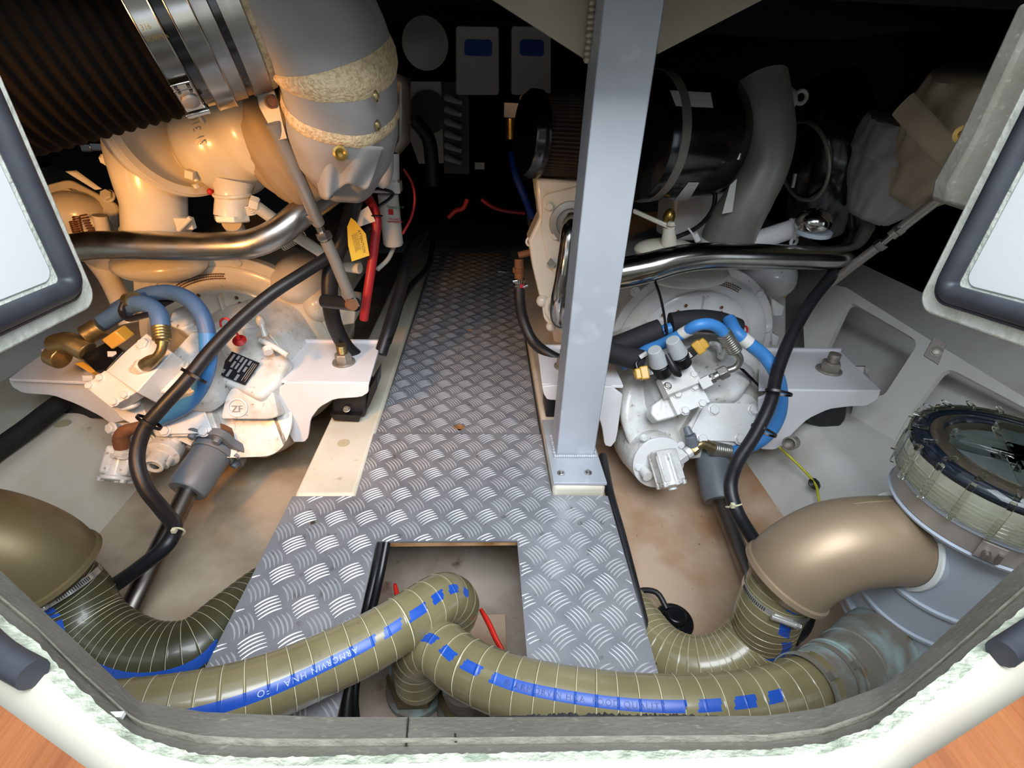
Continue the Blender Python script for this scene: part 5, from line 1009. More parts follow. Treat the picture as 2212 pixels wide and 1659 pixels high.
# polished exhaust water pipe
mb = MB().tube([P(120, 545, Y=1.400), P(190, 531, Y=1.380), P(270, 530, Y=1.360), P(380, 532, Y=1.350), P(480, 532, Y=1.340), P(545, 526, Y=1.340), P(600, 502, Y=1.360), P(650, 462, Y=1.400), P(700, 425, Y=1.460), P(740, 395, Y=1.520)], .0365, n=40); solo('chrome_pipe', mb, 'steel', 'polished metal pipe glowing golden across the left engine', 'pipe', smooth=80)
# ---------------------------------------------------------------- strut rods with turnbuckles
def strut(l, r, lab, ends, nuts, name='strut_rod'):
    pts = [P(q[0], q[1], d=q[2]) for q in l]; t = thing(name, lab, 'strut', min(pts, key=lambda p: p.z)); mb = MB().tube(pts, r, n=20, cap=True); part('rod', mb, 'dullsteel', t)
    for (q, q2) in nuts:
        a = P(q[0], q[1], d=q[2]); b = P(q2[0], q2[1], d=q2[2]); mb = MB().hexb(a, b-a, r*1.28, (b-a).length, False); part('lock_nut', mb, 'steel', t)
    return t
t = strut([(588, 262, 1.02), (600, 285, 1.04), (645, 385, 1.13), (688, 482, 1.25)], .0155, 'flattened steel strut rod with turnbuckle hanging from the left exhaust flange', 0, [((676, 462, 1.235), (684, 480, 1.245)), ((697, 502, 1.265), (704, 518, 1.275))])
mb = MB().cyl(P(684, 478, d=1.245), P(704, 522, d=1.28), .010); part('threaded_rod', mb, 'steel', t)
mb = MB().tube([P(704, 520, d=1.275), P(722, 560, d=1.31), P(745, 615, d=1.36), P(756, 640, d=1.385)], .0155, n=20); part('lower_rod', mb, 'dullsteel', t)
def flat(l, d0, d1, th=.005): 
    mb = MB(); n = len(l); pts = [P(q[0], q[1], d=d0 + (d1-d0)*q[2]) for q in l]; return mb.prism(pts, tocam(pts[0])*-th)
part('flattened_end', flat([(553, 205, 0), (592, 192, 0), (602, 225, .2), (612, 268, .6), (622, 300, 1), (600, 305, 1), (585, 280, .7), (560, 232, .2)], .99, 1.04, .008), 'dullsteel', t, bevel=.002)
mb = MB().lathe(P(585, 220, d=.995), tocam(P(585, 220, d=.995)), [(.0125, 0), (.0125, .002), (.009, .003), (.008, .001)], 24); part('pin', mb, 'rust', t)
part('flattened_foot', flat([(735, 618, 0), (752, 620, 0), (772, 650, .7), (778, 662, 1), (755, 662, 1), (738, 640, .5)], 1.36, 1.40, .008), 'dullsteel', t, bevel=.002)
mb = MB().cyl(P(700, 650, d=1.46), P(770, 658, d=1.41), .020); part('pivot', mb, 'rubber', t); mb = MB().cyl(P(757, 658, d=1.385), P(762, 659, d=1.37), .016); part('pivot_bolt', mb, 'rust', t)
t = strut([(2120, 350, 1.25), (2050, 412, 1.32), (1975, 470, 1.40), (1925, 510, 1.45)], .0145, 'steel strut rod with turnbuckle reaching to the right behind the chrome pipe', 0, [((1948, 492, 1.43), (1934, 503, 1.44)), ((1908, 524, 1.47), (1894, 535, 1.485))])
mb = MB().cyl(P(1930, 506, d=1.445), P(1905, 527, d=1.47), .009); part('threaded_rod', mb, 'steel', t)
mb = MB().tube([P(1895, 534, d=1.485), P(1850, 568, d=1.53), P(1790, 615, d=1.60), P(1752, 642, d=1.64)], .0145); part('lower_rod', mb, 'dullsteel', t)
# ---------------------------------------------------------------- items right of the left turbo
fc = thing('fuel_filter', 'white fuel filter canister with green and red print beside the red cable', 'filter', P(842, 530, Y=1.75)); a = P(850, 528, Y=1.75); b = P(838, 418, Y=1.75)
mb = MB().lathe(a, b - a, [(.030, -.003), (.034, .003), (.034, (b-a).length*.98), (.028, (b-a).length)], 32); part('canister', mb, 'boxwhite', fc)
mb = MB().box(P(822, 402, Y=1.75), (.135, .06, .035)); mb.box(P(828, 388, Y=1.74), (.10, .05, .02)); part('filter_head', mb, 'enamel', fc, bevel=.003)
ct = P(862, 462, Y=1.714); fn = lambda x, y: ct + V((x, -.001, y)); mb = MB(); text_mb(mb, 'Fleetguard', .013, lambda x, y: fn(x-.038, y+.018)); part('green_print', mb, 'green', fc); mb = MB(); text_mb(mb, 'FF5488', .013, lambda x, y: fn(x-.036, y-.022)); mb.box(fn(-.026, .006), (.016, .001, .018)); mb.box(fn(-.016, -.026), (.05, .001, .003)); part('red_print', mb, 'red', fc)
tg = thing('warning_tag', 'yellow paper warning tag hanging by the red cable', 'tag', P(770, 565, Y=1.53)); pT_ = Plane(P(772, 520, Y=1.50), (.25, -.9, .2))
mb = MB(); l = [pT_.at(*q) for q in [(758, 470), (768, 478), (776, 488), (790, 505), (798, 552), (760, 565), (752, 530), (750, 490)]]; mb.prism(l, pT_.n*-.001); part('paper', mb, 'yellowtag', tg)
mb = MB(); e = _n(pT_.at(786, 538) - pT_.at(776, 500)); text_mb(mb, 'ATTENTION', .012, onplane(pT_, pT_.at(772, 497), e)); 
for k in range(5): text_mb(mb, ['AVOID OVERHEATING OF ENGINE', 'CHECK SEA WATER INLET AND', 'STRAINER BEFORE STARTING', 'REMOVE THIS TAG AFTER', 'INSTALLATION OF ENGINE'][k][:22], .0042, onplane(pT_, pT_.at(769 - k*2.6, 502 + k*1.4), e))
part('tag_print', mb, 'inkb', tg, smooth=0)
mb = MB().prism([P(*q, Y=1.56) for q in [(760, 468), (795, 445), (811, 478), (776, 490)]], (0, .002, 0)); solo('white_label', mb, 'labelw', 'small white label plate above the yellow warning tag', 'label')
rc, _ = hose('battery_cable', [(788, 420, 1.62), (802, 440, 1.60), (813, 470, 1.58), (810, 520, 1.56), (802, 580, 1.54), (793, 640, 1.52), (786, 690, 1.52)], 1.55, .0145, 'redcable', 'thick red cable hanging beside the white fuel filter')
for q in ((814, 466), (802, 588)):
    mb = MB().torus(P(*q, Y=1.57), (0, .2, 1), .0155, .003, 20, 6); part('cable_tie', mb, 'tie', rc)
hose('battery_cable', [(872, 365, 1.75), (890, 395, 1.75), (896, 430, 1.75), (888, 470, 1.75), (870, 505, 1.75)], 1.75, .0045, 'redcable', 'thin red cable curving right of the white fuel filter')
hose('coolant_hose', [(785, 370, 1.56), (772, 410, 1.56), (748, 490, 1.56), (728, 545, 1.55), (714, 590, 1.54), (713, 650, 1.52), (724, 705, 1.52), (748, 750, 1.54), (775, 775, 1.56)], 1.55, .026, 'rubber', 'thick black hose passing behind the strut down to the left bracket')
hose('cable_loom', [(915, 500, 2.2), (880, 560, 1.9), (866, 625, 1.78), (850, 675, 1.70), (836, 722, 1.63), (822, 765, 1.58)], 1.7, .023, 'rubber', 'black cable loom lying on the left bearer beside the walkway')
hose('cable_loom', [(935, 520, 2.5), (925, 575, 2.2), (890, 615, 1.95), (868, 650, 1.78), (852, 700, 1.68), (838, 740, 1.60)], 1.7, .013, 'black', 'thinner shiny black loom beside the left bearer loom')
hose('wire', [(785, 412, 1.70), (820, 408, 1.70), (850, 418, 1.70), (838, 432, 1.70), (815, 450, 1.70), (812, 480, 1.70)], 1.7, .005, 'black', 'thin black wire looping over the white filter head')
hose('water_hose', [(850, 535, 1.78), (838, 560, 1.74), (815, 582, 1.70)], 1.7, .008, 'boxwhite', 'short grey-white pipe below the white fuel filter')
mb = MB(); c = P(800, 340, Y=1.75); rows = [[P(800 + 88*s + 10*f, 210 - 130*f*0 + (360-210)*f + 30*s*(1-f), Y=1.80 + .05*s) for s in [i/6 for i in range(7)]] for f in [i/10 for i in range(11)]]
mb.grid([[P(835 + 52*s - (25 if f > .7 else 0)*s*(f-.7)/.3*2, 150 + 215*f + 20*s*(1-f), Y=1.85 - .05*math.sin(s*3)) for s in [i/6 for i in range(7)]] for f in [i/10 for i in range(11)]])
o = solo('perforated_heat_shield', mb, 'dullsteel', 'perforated steel heat shield right of the grey insulated elbow', 'heat shield', smooth=60); sl = o.modifiers.new('t', 'SOLIDIFY'); sl.thickness = .002
mb = MB(); mb.ball(P(820, 330, Y=1.60), (.040, .04, .10)); mb.cyl(P(845, 330, Y=1.7), P(846, 385, Y=1.7), .025); part('air_cover', mb, 'enamel', eL)
mb = MB().prism([P(*q, Y=1.62) for q in smooth_web([(825, 280), (845, 300), (840, 345), (820, 372), (795, 388), (788, 380), (803, 340)])], (0, .03, 0)); solo('white_deflector', mb, 'enamel', 'white curved plate with faint writing right of the insulated elbow', 'plate', bevel=.003)
mb = MB().cyl(P(745, 575, Y=1.62), P(778, 580, Y=1.60), .018); mb.box(P(760, 570, Y=1.62), (.06, .03, .01)); part('pipe_stub', mb, 'enamelc', eL, bevel=.002)
mb = MB(); 
for k in range(12): mb.torus(P(612 + k*4.0, 532 - k*2.2, Y=1.62), (1, 0, .35), .013, .002, 16, 6)
part('flexible_pipe', mb, 'enamelc', eL)
# ================================================================ RIGHT ENGINE UPPER PART
mb = MB(); pR = Plane(P(1200, 500, Y=1.62), (-.10, -1, .12)); l = [(1158, 385), (1280, 395), (1280, 735), (1215, 725), (1190, 690), (1165, 640), (1150, 575), (1142, 520), (1165, 470), (1160, 430)]
slab(mb, l, pR, .10, dirv=(0, 1, 0)); part('timing_cover', mb, 'enamelc', eR, bevel=.010, seg=3)
mb = MB(); rslab(mb, [(1172, 420), (1275, 395), (1275, 590), (1215, 620), (1180, 560), (1168, 490)], pR.off(.012), .02, .02); part('pump_flange', mb, 'enamelc', eR, bevel=.005)
bolts([(1187, 446), (1200, 509), (1252, 440)], pR.off(.013), 9, .012, 'enamelc', eR)
mb = MB().lathe(pR.off(.012).at(1232, 482), pR.n, [(.068, 0), (.066, .012), (.050, .016), (.046, .016), (.044, .002)], 44); part('seal_ring', mb, 'pipegrey', eR)
mb = MB(); rslab(mb, [(1168, 645), (1230, 640), (1235, 710), (1200, 715), (1175, 690)], pR.off(.006), .05, .015); mb.torus(pR.off(.01).at(1210, 665), pR.n, .045, .012, 36, 8); mb.ball(pR.at(1172, 650), .022); mb.ball(pR.at(1190, 705), .018); part('lower_pump_cover', mb, 'enamelc', eR, bevel=.004)
mb = MB(); mb.torus(P(1146, 522, Y=1.66), (.1, -1, .2), .014, .004, 20, 8); mb.cyl(P(1152, 512, Y=1.66), P(1162, 525, Y=1.66), .010); part('drain_tap', mb, 'enamelc', eR)
mb = MB(); slab(mb, [(1150, 380), (1172, 385), (1175, 430), (1165, 470), (1155, 420)], pR.off(-.05), .03, dirv=(0, 1, 0)); part('perforated_guard', mb, 'brassy', eR)
mb = MB().prism([pR.off(.03).at(*q) for q in [(1181, 570), (1190, 558), (1202, 572), (1192, 580)]], pR.n*-.01); solo('corroded_tab', mb, 'corroded', 'small green corroded tab on the cream cover left of the pillar', 'tab')
# black water hose with clamps left of the cover
ch_, _ = hose('coolant_hose', [(1122, 610, 1.68), (1123, 650, 1.66), (1130, 690, 1.64), (1150, 735, 1.60), (1185, 765, 1.55), (1240, 790, 1.52)], 1.6, .020, 'rubber', 'black hose with a red tagged clamp at the right edge of the walkway')
mb = MB().cyl(P(1121, 560, Y=1.70), P(1121, 612, Y=1.68), .016); mb.cyl(P(1120, 552, Y=1.7), P(1145, 545, Y=1.7), .012); mb.hexb(P(1120, 578, Y=1.69), (0, 0, -1), .020, .02, False); part('copper_elbow', mb, 'rust', ch_)
for q, m in (((1121, 606), 'chrome'), ((1122, 617), 'chrome')):
    mb = MB().lathe(P(*q, Y=1.68), (0, 0, 1), [(.0215, -.006), (.023, -.006), (.023, .006), (.0215, .006)], 28, cap=False); part('clamp_band', mb, m, ch_)
mb = MB().box(P(1128, 618, Y=1.655), (.016, .006, .012)); part('red_marker', mb, 'red', ch_); mb = MB().cyl(P(1108, 608, Y=1.66), P(1118, 606, Y=1.66), .007); mb.cyl(P(1130, 620, Y=1.65), P(1140, 616, Y=1.65), .006); part('clamp_screw', mb, 'chrome', ch_)
# chrome pipes, right
t = thing('chrome_pipe', 'polished dark chrome pipe running right from behind the pillar', 'pipe', P(1500, 600, Y=1.5))
mb = MB().tube([P(1270, 600, Y=1.46), P(1340, 590, Y=1.44), P(1400, 578, Y=1.43), P(1460, 562, Y=1.43), P(1520, 554, Y=1.43), P(1620, 554, Y=1.44), P(1720, 556, Y=1.46), P(1800, 556, Y=1.48), P(1840, 545, Y=1.51), P(1862, 510, Y=1.56), P(1860, 460, Y=1.62)], [.048, .047, .045, .041, .039, .038, .037, .036, .036, .036, .036], n=40); part('tube', mb, 'chrome', t, smooth=80)
mb = MB().ball(P(1400, 588, Y=1.396), (.012, .003, .006)); part('rust_stain', mb, 'brassy', t)
mb = MB().tube([P(1236, 478, Y=1.60), P(1232, 500, Y=1.54), P(1228, 540, Y=1.52), P(1220, 600, Y=1.50), P(1210, 655, Y=1.50), P(1212, 690, Y=1.53), P(1240, 695, Y=1.58)], [.030, .030, .032, .032, .032, .032, .032], n=32); solo('chrome_pipe', mb, 'chrome', 'upright polished pipe bending at its foot just left of the pillar', 'pipe', smooth=80)
# air filter with pleats
af = thing('air_filter', 'round pleated air filter with black end ring left of the pillar', 'air filter', P(1200, 380, Y=1.75)); fa = P(1150, 292, Y=1.66); fb = P(1300, 300, Y=1.72); u = _n(fb-fa); x, y, z = frame(u); Rf = RP(82, fa); rs = []
for s, k in ((0, 1.), (.02, 1.0), (.30, 1.12)):
    rs.append([fa + u*s + (x*math.cos(2*math.pi*i/180) + y*math.sin(2*math.pi*i/180))*(Rf*k*(.90 if i % 3 == 0 else .97)) for i in range(180)])
mb = MB().rings(rs); part('pleats', mb, 'filter', af, smooth=30)
mb = MB().lathe(fa - u*.03, u, [(Rf*.55, 0), (Rf*.95, .004), (Rf*1.06, .02), (Rf*1.06, .045), (Rf*.9, .05)], 56); part('end_ring', mb, 'darkmetal', af); mb = MB().cyl(P(1171, 295, Y=1.58), P(1178, 297, Y=1.58), .010); mb.cyl(P(1167, 300, Y=1.58), P(1170, 310, Y=1.58), .004); part('clamp_screw', mb, 'chrome', af)
# black canister right of the pillar with steel band and labels
bc = thing('air_silencer', 'large black canister with two white labels right of the pillar', 'canister', P(1480, 420, Y=1.75)); a = P(1370, 300, Y=1.68); b = P(1590, 300, Y=1.80); u = _n(b-a); L = (b-a).length; Rk = RP(128, a)
mb = MB().lathe(a, u, [(Rk*.8, 0), (Rk*.98, .01), (Rk, .03), (Rk, L*.62), (Rk*.97, L*.72), (Rk*.80, L*.85), (Rk*.72, L), (Rk*.72, L*1.15)], 80); part('body', mb, 'darkmetal', bc, smooth=60)
mb = MB().lathe(a + u*.035, u, [(Rk*1.0, 0), (Rk*1.015, .001), (Rk*1.015, .030), (Rk, .032)], 80, cap=False); part('steel_band', mb, 'dullsteel', bc); mb = MB().lathe(a + u*L*.78, u, [(Rk*.89, 0), (Rk*.90, .001), (Rk*.86, .022), (Rk*.84, .024)], 80, cap=False); part('second_band', mb, 'dullsteel', bc)
def lab_on(l, m, nm):
    mb = MB(); rows = []
    K = 8
    def hit(px, py):
        r = _n(ray(px, py)); o_ = CAM - a; d1 = r - u*r.dot(u); o1 = o_ - u*o_.dot(u); A_ = d1.dot(d1); B_ = 2*d1.dot(o1); C_ = o1.dot(o1) - (Rk+.0015)**2; q = B_*B_-4*A_*C_; return CAM + r*((-B_-math.sqrt(max(q, 0)))/(2*A_))
    for i in range(K+1):
        f = i/K; rows.append([hit((l[0][0]*(1-g)+l[1][0]*g)*(1-f) + (l[3][0]*(1-g)+l[2][0]*g)*f, (l[0][1]*(1-g)+l[1][1]*g)*(1-f) + (l[3][1]*(1-g)+l[2][1]*g)*f) for g in [j/K for j in range(K+1)]])
    mb.grid(rows); part(nm, mb, m, bc); return hit
hit = lab_on([(1487, 394), (1511, 394), (1488, 432), (1455, 436)], 'labelw', 'paper_label'); lab_on([(1447, 195), (1535, 200), (1541, 233), (1460, 229)], 'boxwhite', 'upper_label')
mb = MB()
for k in range(4):
    p0 = hit(1492 + k*4 - 1, 400); p1 = hit(1468 + k*5, 428); v = (CAM - p0).normalized()*.001; s_ = u*.0007; mb.add([p0+v-s_, p0+v+s_, p1+v+s_, p1+v-s_], [(0, 1, 2, 3)])
part('label_lines', mb, 'print', bc)
for q0, q1 in (((1567, 280), (1560, 335)), ((1603, 285), (1597, 340))):
    mb = MB().cyl(P(*q0, Y=1.60), P(*q1, Y=1.60), .006); mb.cyl(P(q1[0]-1, q1[1]-10, Y=1.595), P(q1[0]-4, q1[1]+4, Y=1.595), .010); part('t_bolt', mb, 'chrome', bc)
hose('wire', [(1545, 415, 1.70), (1542, 445, 1.68), (1528, 470, 1.66), (1500, 495, 1.62), (1455, 515, 1.6)], 1.7, .0075, 'rubber', 'black wire curving down from the black canister')
# grey cast intake pipe
gp = thing('intake_pipe', 'dull grey cast intake pipe curving down between the black parts', 'pipe', P(1570, 515, Y=1.66)); mb = MB().tube([P(1572, 515, Y=1.66), P(1590, 475, Y=1.64), P(1622, 420, Y=1.62), P(1650, 360, Y=1.62), P(1660, 300, Y=1.64), P(1650, 230, Y=1.68), P(1640, 180, Y=1.72)], [.088, .082, .074, .072, .075, .078, .08], n=40); part('tube', mb, 'pipegrey', gp, smooth=80)
mb = MB().lathe(P(1572, 518, Y=1.66), (0, -.1, 1), [(.08, -.03), (.095, -.028), (.096, -.004), (.09, .004)], 44); mb.cyl(P(1500, 505, Y=1.58), P(1508, 520, Y=1.58), .010); mb.cyl(P(1486, 492, Y=1.58), P(1500, 510, Y=1.58), .003); part('band_flange', mb, 'enamel', gp, bevel=.001)
mb = MB().ball(P(1588, 497, Y=1.575), (.016, .005, .010)); part('cast_boss', mb, 'pipegrey', gp)
mb = MB().prism([P(*q, Y=1.565) for q in [(1577, 400), (1592, 386), (1582, 458), (1560, 462)]], (0, .002, 0)); part('white_sticker', mb, 'labelw', gp)
# black intake pipe & v-band beyond
mb = MB().tube([P(1770, 470, Y=1.85), P(1790, 400, Y=1.78), P(1805, 330, Y=1.76), P(1800, 250, Y=1.80), P(1790, 190, Y=1.86)], [.11, .12, .13, .12, .1], n=40); bp = thing('black_duct', 'wide glossy black duct between the grey pipe and the right fabric blanket', 'duct', P(1780, 470, Y=1.8)); part('tube', mb, 'darkmetal', bp, smooth=80)
mb = MB().torus(P(1735, 350, Y=1.72), (1, .1, .35), .125, .006, 48, 8); mb.cyl(P(1718, 375, Y=1.62), P(1712, 405, Y=1.62), .006); part('clamp_ring', mb, 'dullsteel', bp)
mb = MB().lathe(P(1855, 270, Y=1.68), (-.2, -.9, .3), [(.035, 0), (.035, .01), (.025, .014), (.001, .015)], 32); part('round_cap', mb, 'brassy', bp)
mb = MB().tube([P(1690, 200, Y=1.75), P(1708, 205, Y=1.72), P(1712, 225, Y=1.70), P(1706, 245, Y=1.70)], [.02, .018, .014, .003]); mb.torus(P(1730, 210, Y=1.72), (0, -1, .2), .018, .006, 20, 8); solo('lifting_eye', mb, 'boxwhite', 'pale lifting eye above the grey intake pipe', 'lifting eye')
# right blanket wrapped turbo
rb = thing('insulated_turbo_cover', 'grey brown fabric turbo blanket in shade at the upper right', 'insulation blanket', P(1950, 460, Y=1.6))
cloth([P(1875, 465, Y=1.60), P(1915, 410, Y=1.58), P(1965, 340, Y=1.56), P(2005, 250, Y=1.54)], [.07, .135, .165, .14], 'blanket', 'grey_cover', 3, am=.16)
cloth([P(1960, 420, Y=1.50), P(2040, 330, Y=1.45), P(2100, 240, Y=1.40), P(2140, 160, Y=1.38)], [.08, .14, .15, .12], 'blanketd', 'brown_cover', 9, am=.15)
mb = MB().tube([P(1950, 225, Y=1.36), P(1990, 270, Y=1.30), P(2030, 315, Y=1.27), P(2068, 352, Y=1.27)], .030, flat=.25, n=16); part('strap', mb, 'blanketd', rb)
p = P(2080, 290, Y=1.14); mb = MB().lathe(p, tocam(p) + V((-.2, 0, 0)), [(.0175, -.01), (.0175, .002), (.0085, .003), (.008, -.004), (.005, -.003), (.001, -.003)], 28); part('washer_button', mb, 'brassring', rb)
mb = MB().tube([P(2048, 352, Y=1.27), P(2060, 340, Y=1.24), P(2087, 290, Y=1.15)], .004); part('lacing_wire', mb, 'dullsteel', rb)
# fuel cap elbow and pipe near the right chrome pipe
mb = MB().tube([P(1620, 525, Y=1.64), P(1680, 505, Y=1.60), P(1725, 490, Y=1.56)], [.034, .032, .030], n=28); mb.torus(P(1712, 495, Y=1.57), (1, -.2, .4), .032, .004, 28, 8); mb.torus(P(1715, 522, Y=1.56), (.3, -1, 0), .012, .005, 20, 8); part('white_pipe', mb, 'enamel', eR)
mb = MB().ball(P(1757, 480, Y=1.50), (.052, .052, .042)); part('polished_dome', mb, 'chrome', eR, smooth=80); mb = MB().lathe(P(1757, 499, Y=1.50), (0, -.1, 1), [(.044, -.012), (.053, -.008), (.053, .004)], 36); part('dome_base', mb, 'pvc', eR)
mb = MB().cyl(P(1445, 528, Y=1.56), P(1445, 492, Y=1.56), .026, .018, n=28); mb.ball(P(1440, 540, Y=1.60), (.11, .08, .035)); part('lever_post', mb, 'enamelc', eR)
a, b = P(1375, 458, Y=1.62), P(1452, 492, Y=1.56); u = _n(b-a); mb = MB().box((a+b)/2, ((b-a).length + .02, .030, .014), (u, _n(V((0, 1, 0)) - u*u.y), V((0, 0, 1)))); part('lever', mb, 'enamelc', eR, bevel=.003); mb = MB().hexb(P(1450, 486, Y=1.55), (0, 0, 1), .012, .010); part('lever_bolt', mb, 'enamelc', eR)
mb = MB().ball(P(1445, 470, Y=1.66), (.02, .02, .03)); part('brass_sensor', mb, 'brassring', eR)
mb = MB(); rslab(mb, [(1460, 420), (1600, 410), (1600, 520), (1450, 520)], Plane(P(1500, 460, Y=1.9), (0, -1, .1)), .2, .02); part('rear_casting', mb, 'enamel', eR, bevel=.01)
mb = MB().tube([P(1690, 590, Y=1.85), P(1700, 610, Y=1.8), P(1692, 640, Y=1.8)], [.025, .03, .01]); solo('yellow_sleeve', mb, 'yellowtag', 'yellow rubber sleeve behind the right flywheel housing', 'sleeve')
mb = MB().torus(P(1607, 716, Y=1.50), (.5, -1, .3), .018, .0038, 24, 8); solo('dipstick', mb, 'red', 'red ring dipstick handle beside the blue hose on the right gearbox', 'dipstick')
pb = Plane(P(2025, 765, Y=1.05), (-.5, -.6, .6)); mb = MB(); slab(mb, [(2017, 727), (2045, 742), (2027, 788), (1995, 768)], pb, .004); mb2 = MB().hexb(pb.at(2022, 760), pb.n, .011, .006, True)
t = thing('strap_plate', 'dark steel strap plate with a bolt on the right web frame', 'plate', pb.at(2020, 780)); part('plate', mb, 'browndisc', t, bevel=.001); part('bolt', mb2, 'rustyzinc', t)
# ================================================================ BACKGROUND IN THE DARK
mb = MB().lathe(P(919, 95, Y=3.42), (0, -1, .1), [(.13, 0), (.13, .015), (.10, .03), (.05, .07), (.001, .08)], 40); solo('dome_lamp', mb, 'boxwhite', 'round dome fitting on the dark forward bulkhead', 'bulkhead lamp')
for i, (x0, x1, lab) in enumerate(((985, 1078, 'white charger box with blue panel on the dark bulkhead, left one'), (1105, 1190, 'white charger box with blue panel on the dark bulkhead, right one'))):
    t = thing('charger_box', lab, 'charger', P((x0+x1)/2, 205, Y=3.42), 'boxes on the forward bulkhead'); mb = MB(); rslab(mb, [(x0, 55), (x1, 57), (x1, 205), (x0, 205)], Plane(P(1000, 100, Y=3.32), (0, -1, 0)), .1, .02, dirv=(0, 1, 0)); part('case', mb, 'boxwhite', t, bevel=.006)
    mb = MB(); rslab(mb, [(x0+18, 85), (x1-15, 86), (x1-15, 122), (x0+18, 120)], Plane(P(1000, 100, Y=3.316), (0, -1, 0)), .004, .02, dirv=(0, 1, 0)); part('blue_panel', mb, 'bluelogo', t)
t = thing('junction_board', 'white panel with a black disc on the forward bulkhead', 'panel', P(920, 350, Y=3.39)); mb = MB().prism([P(*q, Y=3.395) for q in [(882, 176), (958, 176), (964, 352), (905, 354), (885, 300)]], (0, .02, 0)); part('board', mb, 'boxwhite', t); mb = MB().cyl(P(925, 243, Y=3.37), P(925, 243, Y=3.39), .115, n=40); part('black_disc', mb, 'black', t)
hose('ventilation_hose', [(895, 260, 2.7), (925, 300, 2.7), (932, 340, 2.7), (935, 400, 2.7)], 2.7, .035, 'rubber', 'black hose in front of the white bulkhead panel')
t = thing('bulkhead_filter', 'white filter unit with brass valve at the forward bulkhead', 'filter unit', P(1140, 360, Y=2.2)); mb = MB(); rslab(mb, [(1125, 206), (1155, 205), (1152, 368), (1122, 362)], Plane(P(1140, 300, Y=2.2), (0, -1, 0)), .08, .012, dirv=(0, 1, 0)); part('case', mb, 'boxwhite', t, bevel=.004); mb = MB().box(P(1108, 238, Y=2.22), (.07, .04, .05)); part('inlet_block', mb, 'boxwhite', t); mb = MB().cyl(P(1104, 255, Y=2.22), P(1104, 300, Y=2.22), .022); part('brass_valve', mb, 'brassring', t)
hose('battery_cable', [(1040, 430, 2.6), (1060, 445, 2.6), (1090, 455, 2.6), (1135, 460, 2.6)], 2.6, .010, 'redcable', 'red cable lying across the dark walkway end')
hose('battery_cable', [(968, 470, 2.6), (985, 455, 2.6), (1000, 450, 2.6), (1010, 430, 2.6)], 2.6, .012, 'redcable', 'tangled red cable at the dark end of the walkway, left')
hose('water_hose', [(1105, 330, 2.4), (1115, 380, 2.35), (1135, 430, 2.3), (1150, 470, 2.25)], 2.3, .016, 'bluelogo', 'dark blue hose descending behind the right engine')
t = thing('cable_terminal_board', 'dark board of cable glands right of the white bulkhead panel', 'terminal board', P(985, 340, Y=3.40)); mb = MB().box(P(985, 280, Y=3.40), (.16, .04, .50)); part('board', mb, 'black', t)
for k in range(6):
    mb = MB().cyl(P(965, 210 + 26*k, Y=3.38), P(995, 222 + 26*k, Y=3.30), .022, .012); part('cable_gland', mb, 'greycap', t)
mb = MB().box(P(1008, 335, Y=3.41), (.035, .02, .03)); solo('white_connector', mb, 'labelw', 'small white connector hanging in the dark passage, upper one', 'connector'); mb = MB().box(P(1036, 358, Y=3.41), (.06, .02, .04)); solo('white_connector', mb, 'labelw', 'small white connector hanging in the dark passage, lower one', 'connector')
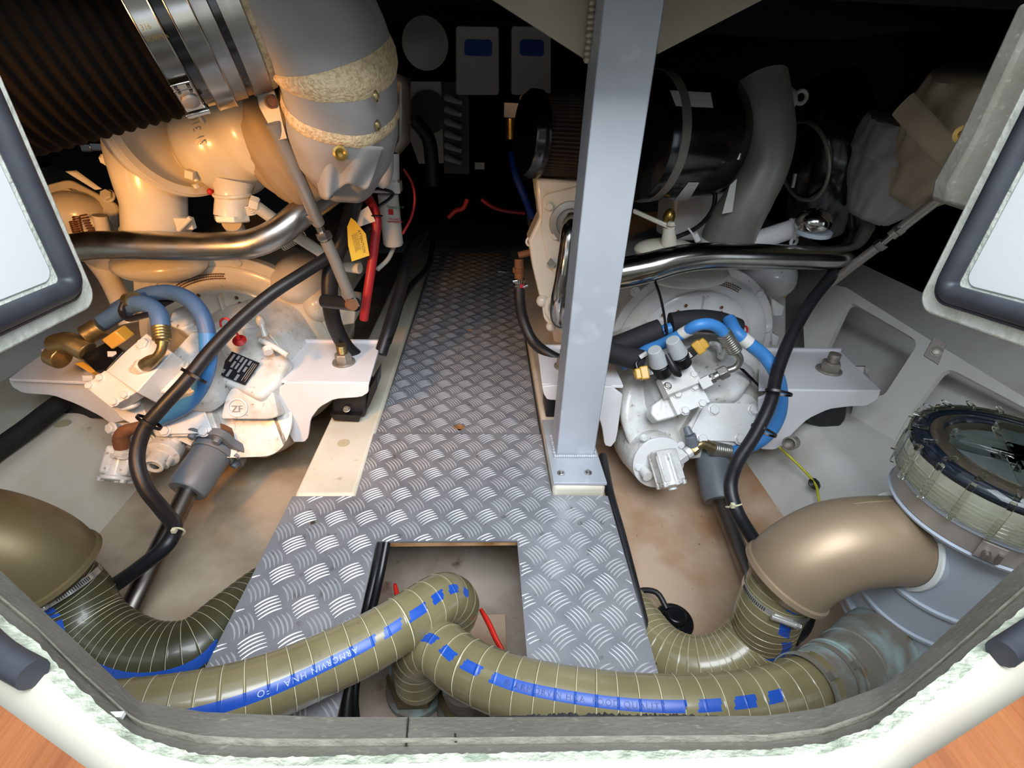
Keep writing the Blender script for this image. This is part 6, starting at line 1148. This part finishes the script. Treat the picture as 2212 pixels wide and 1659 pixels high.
# ================================================================ CUTOUT CONTENTS
def handle(l, z, lab):
    t = thing('valve_handle', lab, 'valve handle', P(*l[-1], z=z[-1])); pts = [P(*q, z=zz) for q, zz in zip(l, z)]; mb = MB().tube(pts, [.007, .0105, .011, .010, .009], n=14, flat=.6); part('grip', mb, 'redh', t); return t
handle([(853, 1262), (857, 1282), (862, 1305), (868, 1330)], [-.08, -.10, -.12, -.14], 'red valve handle behind the left olive hose in the cutout')
handle([(1038, 1316), (1055, 1345), (1070, 1378), (1085, 1405)], [-.11, -.12, -.13, -.14], 'red valve handle leaning to the right in the cutout')
def seacock(px, py, z, lab):
    c = P(px, py, z=z); t = thing('seacock', lab, 'seacock', V((c.x, c.y, -.30))); mb = MB().lathe(V((c.x, c.y, -.30)), (0, 0, 1), [(.075, 0), (.075, .02), (.055, .03), (.052, .10), (.060, .105), (.060, .125), (.052, .13), (.050, .16)], 32); part('body', mb, 'corroded', t); mb = MB().lathe(V((c.x, c.y, -.27)), (0, 0, 1), [(.072, 0), (.072, .03)], 6); part('hex_base', mb, 'bronzed', t, bevel=.002)
seacock(895, 1440, -.20, 'corroded seacock below the left olive hose in the cutout'); seacock(1010, 1490, -.22, 'corroded seacock below the right olive hose in the cutout')
mb = MB().box(P(1030, 1370, z=-.295), (.16, .11, .008)); solo('recess_plate', mb, 'bilger', 'square brownish plate standing in for the darker bilge floor recess inside the cutout', 'recess plate')  # flat plate, its brown colour stands in for a shaded floor recess
mb = MB().box(V((-.19, .25, -.22)), (.12, .35, .15)); struct('trim_10', mb, 'bilgec', bevel=.006)
cb, _ = hose('cable_loom', [(826, 1172, .84), (812, 1240, .79), (795, 1310, .73), (780, 1370, .69), (765, 1440, .63), (752, 1500, .58), (745, 1570, .53)], .7, .013, 'rubber', 'black cable loom along the left side of the cutout')
hose('cable_loom', [(835, 1172, .83), (822, 1240, .77), (806, 1310, .72), (790, 1380, .67), (772, 1450, .62), (765, 1520, .57), (775, 1590, .53)], .7, .010, 'black', 'thin black cable beside the loom in the cutout')
# cables along the right plate edge
hose('cable_loom', [(1302, 985, 1.24), (1318, 1070, 1.06), (1340, 1150, .93), (1358, 1220, .84), (1378, 1300, .75), (1398, 1380, .67), (1412, 1440, .61)], .9, .014, 'rubber', 'dark cable running along the right edge of the near floor plate')
# black flexible hose and red clamp right of the right bilge hose
hose('drain_hose', [(1720, 1290, .66), (1738, 1320, .64), (1730, 1350, .62), (1705, 1375, .60)], .62, .022, 'rubber', 'short black hose behind the right bilge hose')
mb = MB().box(P(1700, 1375, z=-.05), (.03, .014, .012)); solo('red_clip', mb, 'red', 'small red clip behind the right bilge hose', 'clip')
t = thing('bilge_blower', 'grey ribbed round pump body under the right olive hose', 'pump', P(1690, 1410, z=-.25)); mb = MB().lathe(P(1700, 1425, z=-.10), (-.3, .2, 1), [(.05, -.10), (.055, -.06), (.050, -.055), (.055, -.03), (.050, -.025), (.055, .0), (.048, .01)], 32); part('body', mb, 'dullsteel', t)
